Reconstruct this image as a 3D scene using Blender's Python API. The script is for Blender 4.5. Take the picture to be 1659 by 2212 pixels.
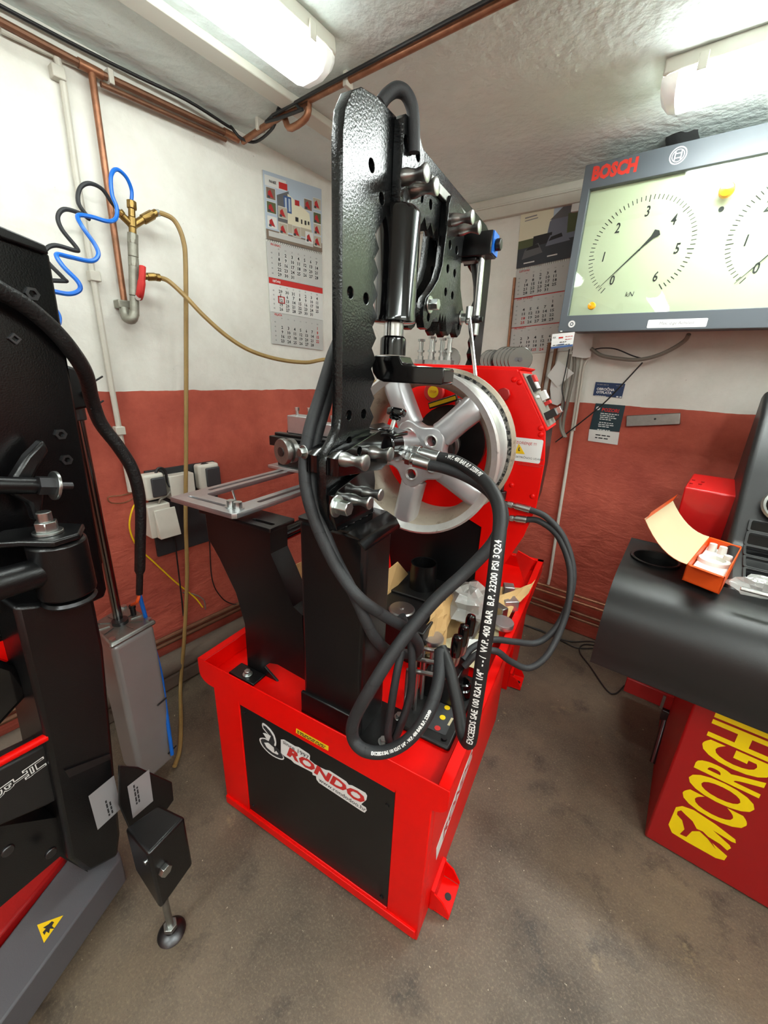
import bpy, bmesh, math, random
from mathutils import Matrix, Vector
random.seed(7)
for _o in list(bpy.data.objects):
    bpy.data.objects.remove(_o)
SC = bpy.context.scene
COL = SC.collection
# ------------------------------------------------------------------ camera
# The room: X = 0 is the left wall, Y = 0 the right wall, the corner is the origin, Z up, metres.
CAM = Vector((1.792411, -2.478002, 1.5))
RR = Matrix(((0.794494, 0.230465, -0.561841), (0.605851, -0.237556, 0.759284), (0.04152, -0.943638, -0.328364)))
FPX, CX, CY = 865.0, 829.5, 1106.0
cd = bpy.data.cameras.new('camera')
cd.sensor_fit = 'HORIZONTAL'; cd.sensor_width = 36.0; cd.lens = FPX / 1659.0 * 36.0
cd.clip_start = 0.02; cd.clip_end = 60
cam = bpy.data.objects.new('camera', cd); COL.objects.link(cam)
m3 = Matrix((( RR[0][0], -RR[0][1], -RR[0][2]), (RR[1][0], -RR[1][1], -RR[1][2]), (RR[2][0], -RR[2][1], -RR[2][2])))
cam.matrix_world = Matrix.Translation(CAM) @ m3.to_4x4()
SC.camera = cam
# ------------------------------------------------------------------ world, exposure
w = bpy.data.worlds.new('world'); SC.world = w; w.use_nodes = True
w.node_tree.nodes['Background'].inputs[0].default_value = (0.9, 0.95, 1.0, 1)
w.node_tree.nodes['Background'].inputs[1].default_value = 0.15
SC.view_settings.view_transform = 'Standard'; SC.view_settings.look = 'None'
SC.view_settings.exposure = 0.5; SC.view_settings.gamma = 1.0
SC.view_settings.use_curve_mapping = False
LAMP_LEFT, LAMP_MID, LAMP_ADDED = 10.5, 33.0, 33.0      # emission: left batten held low for its wall, gauge board batten, unseen added ones
# ------------------------------------------------------------------ surveying helpers (sight lines onto planes)
MA = math.radians(8.41)                      # the straightening machine stands turned by this against the walls
FR = Matrix.Identity(4)
FM = Matrix.Translation((1.51166, -1.856026, 0)) @ Matrix.Rotation(MA, 4, 'Z')
FMI = FM.inverted()
CAMM = FMI @ CAM
def _ray(x, y): return RR @ Vector(((x - CX) / FPX, (y - CY) / FPX, 1.0))
def _rayM(x, y): return FMI.to_3x3() @ _ray(x, y)
def _on(c, d, i, v): return c + d * ((v - c[i]) / d[i])
def rX(x, y, v): return _on(CAM, _ray(x, y), 0, v)
def rY(x, y, v): return _on(CAM, _ray(x, y), 1, v)
def rZ(x, y, v): return _on(CAM, _ray(x, y), 2, v)
def mX(x, y, v): return _on(CAMM, _rayM(x, y), 0, v)
def mY(x, y, v): return _on(CAMM, _rayM(x, y), 1, v)
def mZ(x, y, v): return _on(CAMM, _rayM(x, y), 2, v)
# ------------------------------------------------------------------ materials
def lin(c):
    return tuple(((v / 255.0) / 12.92 if v / 255.0 <= 0.04045 else ((v / 255.0 + 0.055) / 1.055) ** 2.4) for v in c) + (1.0,)
MATS = {}
def mat(name, col=(128, 128, 128), rough=0.5, metal=0.0, bump=0.0, bscale=80.0, var=0.0, vscale=6.0, emit=0.0, trans=0.0,
        coat=0.0, spec=None, dirt=None, dscale=5.0, dlo=0.5, dhi=0.7, ior=None, alpha=None, bdist=0.002):
    if name in MATS: return MATS[name]
    m = bpy.data.materials.new(name); m.use_nodes = True; MATS[name] = m
    nt = m.node_tree; N = nt.nodes; L = nt.links; b = N['Principled BSDF']
    b.inputs['Base Color'].default_value = lin(col); b.inputs['Roughness'].default_value = rough; b.inputs['Metallic'].default_value = metal
    if spec is not None: b.inputs['Specular IOR Level'].default_value = spec
    if trans: b.inputs['Transmission Weight'].default_value = trans
    if ior: b.inputs['IOR'].default_value = ior
    if coat: b.inputs['Coat Weight'].default_value = coat; b.inputs['Coat Roughness'].default_value = 0.08
    if alpha is not None: b.inputs['Alpha'].default_value = alpha
    if emit:
        b.inputs['Emission Color'].default_value = lin(col); b.inputs['Emission Strength'].default_value = emit
    tc = None
    def coord():
        nonlocal tc
        if tc is None: tc = N.new('ShaderNodeTexCoord')
        return tc.outputs['Object']
    cur = None
    if var:
        n = N.new('ShaderNodeTexNoise'); n.inputs['Scale'].default_value = vscale; n.inputs['Detail'].default_value = 6; n.inputs['Roughness'].default_value = 0.65
        L.new(coord(), n.inputs['Vector'])
        r = N.new('ShaderNodeMapRange'); r.inputs['From Min'].default_value = 0.3; r.inputs['From Max'].default_value = 0.7
        r.inputs['To Min'].default_value = 1 - var; r.inputs['To Max'].default_value = 1 + var * 0.6
        L.new(n.outputs['Fac'], r.inputs['Value'])
        h = N.new('ShaderNodeMix'); h.data_type = 'RGBA'; h.blend_type = 'MULTIPLY'; h.inputs['Factor'].default_value = 1
        h.inputs['A'].default_value = lin(col); L.new(r.outputs['Result'], h.inputs['B']); cur = h.outputs['Result']
    if dirt:
        n = N.new('ShaderNodeTexNoise'); n.inputs['Scale'].default_value = dscale; n.inputs['Detail'].default_value = 8; n.inputs['Roughness'].default_value = 0.7
        L.new(coord(), n.inputs['Vector'])
        r = N.new('ShaderNodeMapRange'); r.inputs['From Min'].default_value = dlo; r.inputs['From Max'].default_value = dhi
        L.new(n.outputs['Fac'], r.inputs['Value'])
        h = N.new('ShaderNodeMix'); h.data_type = 'RGBA'; L.new(r.outputs['Result'], h.inputs['Factor'])
        if cur: L.new(cur, h.inputs['A'])
        else: h.inputs['A'].default_value = lin(col)
        h.inputs['B'].default_value = lin(dirt); cur = h.outputs['Result']
    if cur: L.new(cur, b.inputs['Base Color'])
    if bump:
        n = N.new('ShaderNodeTexNoise'); n.inputs['Scale'].default_value = bscale; n.inputs['Detail'].default_value = 4
        L.new(coord(), n.inputs['Vector'])
        p = N.new('ShaderNodeBump'); p.inputs['Strength'].default_value = bump; p.inputs['Distance'].default_value = bdist
        L.new(n.outputs['Fac'], p.inputs['Height']); L.new(p.outputs['Normal'], b.inputs['Normal'])
    return m
def nd(m): return m.node_tree.nodes, m.node_tree.links, m.node_tree.nodes['Principled BSDF']

mat('red_paint', (226, 5, 0), 0.4, spec=0.25, bump=0.12, bscale=260, var=0.06, vscale=4)
mat('red_dark', (150, 10, 10), 0.4, bump=0.1, bscale=260)
mat('black_paint', (13, 13, 14), 0.28, bump=0.35, bscale=420, bdist=0.001)
mat('black_tex', (10, 11, 12), 0.17, bump=0.55, bscale=210, bdist=0.0012)
mat('black_gloss', (8, 8, 9), 0.12, coat=0.3)
mat('black_plastic', (16, 16, 17), 0.38)
mat('black_panel', (14, 14, 14), 0.45, bump=0.15, bscale=500)
mat('rubber', (38, 39, 41), 0.62, bump=0.25, bscale=300, var=0.12, vscale=40)
mat('rubber_dark', (22, 22, 23), 0.55, bump=0.15, bscale=300)
mat('steel', (178, 178, 176), 0.34, metal=1.0, bump=0.05, bscale=200)
mat('steel_dull', (150, 150, 146), 0.42, metal=1.0, var=0.15, vscale=30)
mat('chrome', (205, 205, 205), 0.2, metal=1.0)
mat('zinc', (188, 192, 190), 0.3, metal=1.0, var=0.12, vscale=60)
mat('dark_steel', (86, 86, 88), 0.38, metal=1.0)
mat('alu', (196, 196, 198), 0.34, metal=0.9, var=0.1, vscale=20, bump=0.1, bscale=200)
mat('alu_paint', (190, 190, 192), 0.34, metal=0.55, var=0.06, vscale=14, bump=0.08, bscale=300, dirt=(60, 58, 55), dscale=38, dlo=0.66, dhi=0.75)
mat('alu_rim', (206, 205, 202), 0.3, metal=0.6, var=0.12, vscale=20, dirt=(96, 92, 86), dscale=26, dlo=0.62, dhi=0.74)
mat('rim_inside', (176, 164, 146), 0.42, metal=0.35, var=0.12, vscale=20, dirt=(110, 98, 84), dscale=20, dlo=0.55, dhi=0.72)
mat('bead_dirt', (120, 117, 110), 0.7, metal=0.2, dirt=(16, 16, 16), dscale=70, dlo=0.47, dhi=0.53, bump=0.6, bscale=120)
mat('copper', (158, 108, 80), 0.42, metal=0.6, var=0.3, vscale=25, dirt=(120, 84, 60), dscale=12, dlo=0.5, dhi=0.7)
mat('copper_old', (122, 84, 62), 0.5, metal=0.5, var=0.25, vscale=25)
mat('brass', (150, 122, 70), 0.36, metal=0.9, var=0.2, vscale=60)
mat('galv', (150, 148, 136), 0.5, metal=0.6, var=0.2, vscale=50)
mat('white_plastic', (206, 202, 190), 0.45, var=0.06, vscale=12)
mat('grey_plastic', (56, 57, 59), 0.45)
mat('conduit', (196, 192, 180), 0.5, var=0.1, vscale=8)
mat('cable_black', (24, 24, 25), 0.5)
mat('cable_grey', (120, 114, 104), 0.55)
mat('hose_yellow', (150, 122, 72), 0.5, var=0.18, vscale=16)
mat('hose_blue', (18, 104, 205), 0.35)
mat('paper', (214, 214, 210), 0.7)
mat('paper_grey', (190, 190, 186), 0.7)
mat('ink', (38, 38, 40), 0.7)
mat('ink_grey', (135, 135, 135), 0.7)
mat('ink_red', (190, 40, 36), 0.7)
mat('ink_white', (225, 225, 222), 0.6)
mat('sticker_white', (226, 226, 224), 0.45)
mat('yellow_sticker', (236, 196, 20), 0.45)
mat('card', (196, 158, 104), 0.75, var=0.08, vscale=10)
mat('card_light', (192, 178, 142), 0.75, var=0.04)
mat('orange_card', (232, 84, 12), 0.5)
mat('hood_grey', (27, 27, 27), 0.42, bump=0.25, bscale=500, bdist=0.0008)
mat('bosch_grey', (82, 88, 94), 0.42)
mat('dial_face', (198, 203, 176), 0.6)
mat('amber', (240, 166, 0), 0.25, coat=0.5)
mat('blue_sign', (28, 52, 92), 0.5)
mat('teal_sign', (18, 48, 56), 0.5)
mat('film', (225, 228, 228), 0.12, trans=0.6, alpha=0.5, bump=0.8, bscale=60, bdist=0.006)
mat('bosch_red', (205, 48, 34), 0.5)
mat('glass', (255, 255, 255), 0.02, trans=1.0, ior=1.45)
mat('tube_light', (255, 250, 240), 0.5, emit=LAMP_LEFT)
mat('lamp_cover', (250, 250, 245), 0.15, trans=0.85, ior=1.3)
mat('lamp_body', (206, 204, 192), 0.5)
mat('concrete', (104, 92, 80), 0.85, bump=0.6, bscale=60, var=0.2, vscale=8)
mat('corghi_red', (150, 12, 14), 0.4, bump=0.08, bscale=200)
mat('corghi_yellow', (240, 214, 0), 0.45)

mat('corghi_bright', (196, 14, 14), 0.35, coat=0.2)
mat('black_gloss_tex', (9, 9, 10), 0.22, bump=0.25, bscale=300, bdist=0.001)
mat('dark_chrome', (120, 118, 116), 0.2, metal=1.0)
mat('cyl_grey', (150, 148, 146), 0.36, metal=0.35, var=0.05, vscale=8)
mat('leg_grey', (84, 84, 88), 0.45, bump=0.15, bscale=300)
mat('label_grey', (170, 170, 172), 0.4, metal=0.3)
mat('sleeve_black', (20, 20, 21), 0.45, bump=0.8, bscale=160, bdist=0.003)
mat('film_white', (214, 214, 206), 0.35)
def clear(name, tint, base, bump=0.0, bscale=60.0, rough=0.02, haze=0.0):
    """thin clear sheet: mostly see-through, mirror-like at a glance (Fresnel)"""
    m = bpy.data.materials.new(name); m.use_nodes = True; MATS[name] = m; N, L = m.node_tree.nodes, m.node_tree.links
    N.remove(N['Principled BSDF']); out = N['Material Output']
    tr = N.new('ShaderNodeBsdfTransparent'); tr.inputs[0].default_value = lin(tint); gs = N.new('ShaderNodeBsdfGlossy'); gs.inputs['Roughness'].default_value = rough
    lw = N.new('ShaderNodeLayerWeight'); lw.inputs[0].default_value = 0.5; fr = N.new('ShaderNodeMath'); fr.operation = 'POWER'; L.new(lw.outputs['Facing'], fr.inputs[0]); fr.inputs[1].default_value = 4.0; mx = N.new('ShaderNodeMixShader')
    ad = N.new('ShaderNodeMath'); ad.operation = 'ADD'; ad.use_clamp = True; L.new(fr.outputs[0], ad.inputs[0]); ad.inputs[1].default_value = base
    L.new(ad.outputs[0], mx.inputs[0]); L.new(tr.outputs[0], mx.inputs[1]); L.new(gs.outputs[0], mx.inputs[2]); last = mx
    if haze:
        df = N.new('ShaderNodeBsdfDiffuse'); df.inputs[0].default_value = lin((225, 225, 220)); m2 = N.new('ShaderNodeMixShader'); m2.inputs[0].default_value = haze
        L.new(mx.outputs[0], m2.inputs[1]); L.new(df.outputs[0], m2.inputs[2]); last = m2
    if bump:
        tc = N.new('ShaderNodeTexCoord'); n = N.new('ShaderNodeTexNoise'); n.inputs['Scale'].default_value = bscale; L.new(tc.outputs['Object'], n.inputs['Vector'])
        bp = N.new('ShaderNodeBump'); bp.inputs['Strength'].default_value = bump; bp.inputs['Distance'].default_value = 0.01; L.new(n.outputs['Fac'], bp.inputs['Height']); L.new(bp.outputs[0], gs.inputs['Normal'])
    L.new(last.outputs[0], out.inputs['Surface'])
clear('pane_glass', (250, 253, 250), 0.03)
clear('clear_film', (240, 242, 242), 0.10, 0.7, 45, 0.10, 0.30)
# ------------------------------------------------------------------ mesh helpers
WM = {}
def _link(o, parent, frame):
    COL.objects.link(o)
    if parent is not None:
        o.parent = parent
        o.matrix_basis = WM[parent.name].inverted() @ frame
    else:
        o.matrix_basis = frame
    WM[o.name] = frame.copy()
    return o
def tag(o, label=None, cat=None, group=None, kind=None):
    if label: o['label'] = label
    if cat: o['category'] = cat
    if group: o['group'] = group
    if kind: o['kind'] = kind
    return o
def root(name, label, cat, loc, frame=FR, group=None):
    o = bpy.data.objects.new(name, None); o.empty_display_size = 0.05
    _link(o, None, frame @ Matrix.Translation(Vector(loc)))
    return tag(o, label, cat, group)
def catmull(pts, k=6, closed=False):
    P = [Vector(p) for p in pts]; out = []; n = len(P)
    if n < 3 or k < 2: return P
    for i in range(n if closed else n - 1):
        if closed: p0, p1, p2, p3 = P[(i - 1) % n], P[i], P[(i + 1) % n], P[(i + 2) % n]
        else:
            p1, p2 = P[i], P[i + 1]
            p0 = P[i - 1] if i > 0 else p1 * 2 - p2
            p3 = P[i + 2] if i + 2 < n else p2 * 2 - p1
        for j in range(k):
            t = j / k
            out.append(0.5 * ((2 * p1) + (p2 - p0) * t + (2 * p0 - 5 * p1 + 4 * p2 - p3) * t * t + (3 * p1 - p0 - 3 * p2 + p3) * t ** 3))
    if not closed: out.append(P[-1])
    return out
def frames(P):
    """parallel-transport frames along a path"""
    T = []
    for i in range(len(P)):
        a = P[max(i - 1, 0)]; b = P[min(i + 1, len(P) - 1)]; d = b - a
        T.append(d.normalized() if d.length > 1e-9 else Vector((0, 0, 1)))
    u = T[0].orthogonal().normalized(); out = []
    for i, t in enumerate(T):
        u = (u - t * u.dot(t))
        u = u.normalized() if u.length > 1e-6 else t.orthogonal().normalized()
        out.append((P[i], t, u, t.cross(u)))
    return out
def perp(d):
    d = Vector(d).normalized(); a = Vector((0, 0, 1)) if abs(d.z) < 0.9 else Vector((1, 0, 0))
    u = a.cross(d).normalized(); return d, u, d.cross(u)
class MB:
    def __init__(s): s.v = []; s.f = []; s.mi = []; s.cur = 0
    def add(s, vs, fs):
        b = len(s.v); s.v += [Vector(p) for p in vs]
        for f in fs: s.f.append([b + i for i in f]); s.mi.append(s.cur)
        return s
    def box(s, a, b):
        (x0, y0, z0), (x1, y1, z1) = a, b
        x0, x1 = min(x0, x1), max(x0, x1); y0, y1 = min(y0, y1), max(y0, y1); z0, z1 = min(z0, z1), max(z0, z1)
        return s.add([(x0, y0, z0), (x1, y0, z0), (x1, y1, z0), (x0, y1, z0), (x0, y0, z1), (x1, y0, z1), (x1, y1, z1), (x0, y1, z1)],
                     [(0, 3, 2, 1), (4, 5, 6, 7), (0, 1, 5, 4), (1, 2, 6, 5), (2, 3, 7, 6), (3, 0, 4, 7)])
    def hexa(s, bot, top):
        return s.add(list(bot) + list(top), [(3, 2, 1, 0), (4, 5, 6, 7), (0, 1, 5, 4), (1, 2, 6, 5), (2, 3, 7, 6), (3, 0, 4, 7)])
    def obox(s, c, ax, h):
        c = Vector(c); ax = [Vector(a).normalized() for a in ax]
        P = lambda i, j, k: c + ax[0] * h[0] * i + ax[1] * h[1] * j + ax[2] * h[2] * k
        return s.hexa([P(-1, -1, -1), P(1, -1, -1), P(1, 1, -1), P(-1, 1, -1)], [P(-1, -1, 1), P(1, -1, 1), P(1, 1, 1), P(-1, 1, 1)])
    def prism(s, poly, axis, a, b):
        def P(q, v):
            if axis == 'x': return (v, q[0], q[1])
            if axis == 'y': return (q[0], v, q[1])
            return (q[0], q[1], v)
        n = len(poly); vs = [P(q, a) for q in poly] + [P(q, b) for q in poly]
        fs = [list(range(n))[::-1], list(range(n, 2 * n))] + [(i, (i + 1) % n, n + (i + 1) % n, n + i) for i in range(n)]
        return s.add(vs, fs)
    def cyl(s, p0, p1, r, r2=None, n=16, cap=True, ang=0.0):
        p0, p1 = Vector(p0), Vector(p1); r2 = r if r2 is None else r2; d, u, w_ = perp(p1 - p0); vs = []
        for p, q in ((p0, r), (p1, r2)):
            for i in range(n):
                a = 2 * math.pi * i / n + ang; vs.append(p + u * math.cos(a) * q + w_ * math.sin(a) * q)
        fs = [(i, (i + 1) % n, n + (i + 1) % n, n + i) for i in range(n)]
        if cap: fs += [list(range(n))[::-1], list(range(n, 2 * n))]
        return s.add(vs, fs)
    def lathe(s, prof, o, axis, n=24, cap=True, a0=0.0):
        """prof: (radius, height along axis)"""
        o = Vector(o); d, u, w_ = perp(axis); vs = []
        for r, h in prof:
            for i in range(n):
                a = 2 * math.pi * i / n + a0; vs.append(o + d * h + u * math.cos(a) * r + w_ * math.sin(a) * r)
        m = len(prof); fs = []
        for k in range(m - 1):
            for i in range(n):
                j = (i + 1) % n; fs.append((k * n + i, k * n + j, (k + 1) * n + j, (k + 1) * n + i))
        if cap: fs += [list(range(n))[::-1], list(range((m - 1) * n, m * n))]
        return s.add(vs, fs)
    def tube(s, pts, r, n=8, k=6, cap=True, closed=False):
        P = catmull(pts, k, closed) if k > 1 else [Vector(p) for p in pts]
        vs = []; fr = frames(P)
        for i, (p, t, u, v) in enumerate(fr):
            rr = r[min(i, len(r) - 1)] if isinstance(r, (list, tuple)) else r
            for j in range(n):
                a = 2 * math.pi * j / n; vs.append(p + u * math.cos(a) * rr + v * math.sin(a) * rr)
        m = len(P); fs = []
        for q in range(m - 1):
            for j in range(n):
                l = (j + 1) % n; fs.append((q * n + j, q * n + l, (q + 1) * n + l, (q + 1) * n + j))
        if closed:
            for j in range(n):
                l = (j + 1) % n; fs.append(((m - 1) * n + j, (m - 1) * n + l, l, j))
        elif cap: fs += [list(range(n))[::-1], list(range((m - 1) * n, m * n))]
        return s.add(vs, fs)
    def sphere(s, c, r, n=12, m=8, sc=(1, 1, 1)):
        c = Vector(c); vs = [c + Vector((0, 0, r * sc[2]))]; fs = []
        for k in range(1, m):
            th = math.pi * k / m
            for i in range(n):
                a = 2 * math.pi * i / n
                vs.append(c + Vector((math.sin(th) * math.cos(a) * r * sc[0], math.sin(th) * math.sin(a) * r * sc[1], math.cos(th) * r * sc[2])))
        vs.append(c - Vector((0, 0, r * sc[2]))); e = len(vs) - 1
        for i in range(n):
            j = (i + 1) % n; fs.append((0, 1 + i, 1 + j)); fs.append((e, 1 + (m - 2) * n + j, 1 + (m - 2) * n + i))
        for k in range(m - 2):
            for i in range(n):
                j = (i + 1) % n; fs.append((1 + k * n + i, 1 + (k + 1) * n + i, 1 + (k + 1) * n + j, 1 + k * n + j))
        return s.add(vs, fs)
    def quad(s, *p): return s.add(p, [tuple(range(len(p)))])
    def grid(s, fn, nu, nv):
        vs = [fn(i / nu, j / nv) for j in range(nv + 1) for i in range(nu + 1)]
        fs = [(j * (nu + 1) + i, j * (nu + 1) + i + 1, (j + 1) * (nu + 1) + i + 1, (j + 1) * (nu + 1) + i) for j in range(nv) for i in range(nu)]
        return s.add(vs, fs)
    def mesh(s, name):
        me = bpy.data.meshes.new(name); me.from_pydata([tuple(v) for v in s.v], [], s.f); me.validate()
        bm = bmesh.new(); bm.from_mesh(me); bmesh.ops.recalc_face_normals(bm, faces=bm.faces); bm.to_mesh(me); bm.free()
        return me
    def build(s, name, m, parent=None, frame=FR, smooth=True, bevel=0.0, seg=2, ang=0.6, sub=0, label=None):
        me = s.mesh(name)
        ms = m if isinstance(m, (list, tuple)) else [m]
        for q in ms: me.materials.append(MATS[q])
        if len(ms) > 1 and len(me.polygons) == len(s.mi):
            for p, i in zip(me.polygons, s.mi): p.material_index = i
        if smooth:
            for p in me.polygons: p.use_smooth = True
            me.set_sharp_from_angle(angle=ang)
        o = bpy.data.objects.new(name, me)
        if bevel:
            b = o.modifiers.new('bevel', 'BEVEL'); b.width = bevel; b.segments = seg; b.limit_method = 'ANGLE'; b.angle_limit = 0.6
        if sub:
            b = o.modifiers.new('sub', 'SUBSURF'); b.levels = sub; b.render_levels = sub
        _link(o, parent, frame)
        if label: o['label'] = label
        return o
def instance(src, name, parent, frame):
    o = bpy.data.objects.new(name, src.data)
    for md in src.modifiers:
        n_ = o.modifiers.new(md.name, md.type)
        if md.type == 'BEVEL': n_.width = md.width; n_.segments = md.segments; n_.limit_method = 'ANGLE'; n_.angle_limit = md.angle_limit
    return _link(o, parent, frame)
def mesh_obj(name, me, m, parent, frame, smooth=False):
    me.materials.clear(); me.materials.append(MATS[m])
    for p in me.polygons: p.use_smooth = smooth
    if smooth: me.set_sharp_from_angle(angle=0.6)
    return _link(bpy.data.objects.new(name, me), parent, frame)
def plate_mesh(loops, half, bevel=0.0, res=1):
    """flat sheet in XY filled from outline and hole loops, thickness 2*half in Z"""
    cu = bpy.data.curves.new('plate', 'CURVE'); cu.dimensions = '2D'; cu.fill_mode = 'BOTH'; cu.extrude = max(half - bevel, 0.0)
    cu.bevel_depth = bevel; cu.bevel_resolution = res
    if bevel: cu.offset = -bevel
    for lp in loops:
        sp = cu.splines.new('POLY'); sp.points.add(len(lp) - 1); sp.use_cyclic_u = True
        for p, q in zip(sp.points, lp): p.co = (q[0], q[1], 0, 1)
    o = bpy.data.objects.new('plate', cu); COL.objects.link(o)
    me = bpy.data.meshes.new_from_object(o); bpy.data.objects.remove(o); bpy.data.curves.remove(cu)
    return me
def plate(name, loops, M4, half, m, parent, frame=FR, bevel=0.0, smooth=True):
    me = plate_mesh(loops, half, bevel); me.transform(M4)
    if M4.determinant() < 0: me.flip_normals()
    return mesh_obj(name, me, m, parent, frame, smooth)
def axes(o, x, y):
    """matrix with local x, y along the given directions"""
    x = Vector(x).normalized(); y = Vector(y); y = (y - x * y.dot(x)).normalized(); z = x.cross(y); o = Vector(o)
    return Matrix(((x.x, y.x, z.x, o.x), (x.y, y.y, z.y, o.y), (x.z, y.z, z.z, o.z), (0, 0, 0, 1)))
def text_mesh(s, size, sx=1.0, shear=0.0, align='CENTER', valign='CENTER', offset=0.0, spacing=1.0, ext=0.0, res=2):
    cu = bpy.data.curves.new('text', 'FONT'); cu.body = s; cu.size = size; cu.align_x = align; cu.align_y = valign; cu.shear = shear
    cu.offset = offset; cu.space_character = spacing; cu.extrude = ext; cu.resolution_u = res
    o = bpy.data.objects.new('text', cu); COL.objects.link(o)
    me = bpy.data.meshes.new_from_object(o); bpy.data.objects.remove(o); bpy.data.curves.remove(cu)
    me.transform(Matrix.Diagonal((sx, 1, 1, 1)))
    return me
def text(name, s, size, M4, m, parent, frame=FR, **k):
    me = text_mesh(s, size, **k); me.transform(M4); return mesh_obj(name, me, m, parent, frame)
def join_mesh(items, name):
    """one mesh out of several, each item a (mesh, matrix)"""
    vs = []; fs = []
    for me, M in items:
        b = len(vs); vs += [tuple(M @ v.co) for v in me.vertices]; fs += [[b + i for i in p.vertices] for p in me.polygons]
    me = bpy.data.meshes.new(name); me.from_pydata(vs, [], fs); return me
def circle(cx, cy, r, n=16, r2=None):
    return [(cx + r * math.cos(2 * math.pi * i / n), cy + (r2 or r) * math.sin(2 * math.pi * i / n)) for i in range(n)]
def rrect(x0, y0, x1, y1, r, n=4):
    out = []
    for cx, cy, a0 in ((x1 - r, y1 - r, 0), (x0 + r, y1 - r, 90), (x0 + r, y0 + r, 180), (x1 - r, y0 + r, 270)):
        for i in range(n + 1):
            a = math.radians(a0 + 90 * i / n); out.append((cx + r * math.cos(a), cy + r * math.sin(a)))
    return out
def bolt(name, p, d, r, h, m, parent, frame=FR, washer=True):
    d = Vector(d).normalized(); p = Vector(p); b = MB()
    if washer: b.cyl(p, p + d * r * 0.25, r * 1.5, n=16)
    b.cyl(p + d * r * 0.2, p + d * (r * 0.25 + h), r, n=6)
    return b.build(name, m, parent, frame, bevel=r * 0.08, seg=1)
def print_lines(name, M4, lines, m, parent, frame=FR, seed=1, lift=0.0):
    """print too small to read: rows of word-long dashes; lines = (x0, x1, y, height)"""
    r = random.Random(seed); b = MB()
    for x0, x1, y, h in lines:
        x = x0
        while x < x1 - h:
            w_ = min(r.uniform(1.5, 4.5) * h, x1 - x); b.quad(*[M4 @ Vector(q) for q in ((x, y, lift), (x + w_, y, lift), (x + w_, y + h, lift), (x, y + h, lift))]); x += w_ + h * 0.8
    return b.build(name, m, parent, frame, smooth=False)
YZ = Matrix(((0, 0, 1, 0), (1, 0, 0, 0), (0, 1, 0, 0), (0, 0, 0, 1)))       # sheet x,y -> world y,z ; thickness along x
XZ = Matrix(((1, 0, 0, 0), (0, 0, -1, 0), (0, 1, 0, 0), (0, 0, 0, 1)))      # sheet x,y -> world x,z ; facing -y
def T(x, y, z): return Matrix.Translation((x, y, z))
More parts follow.
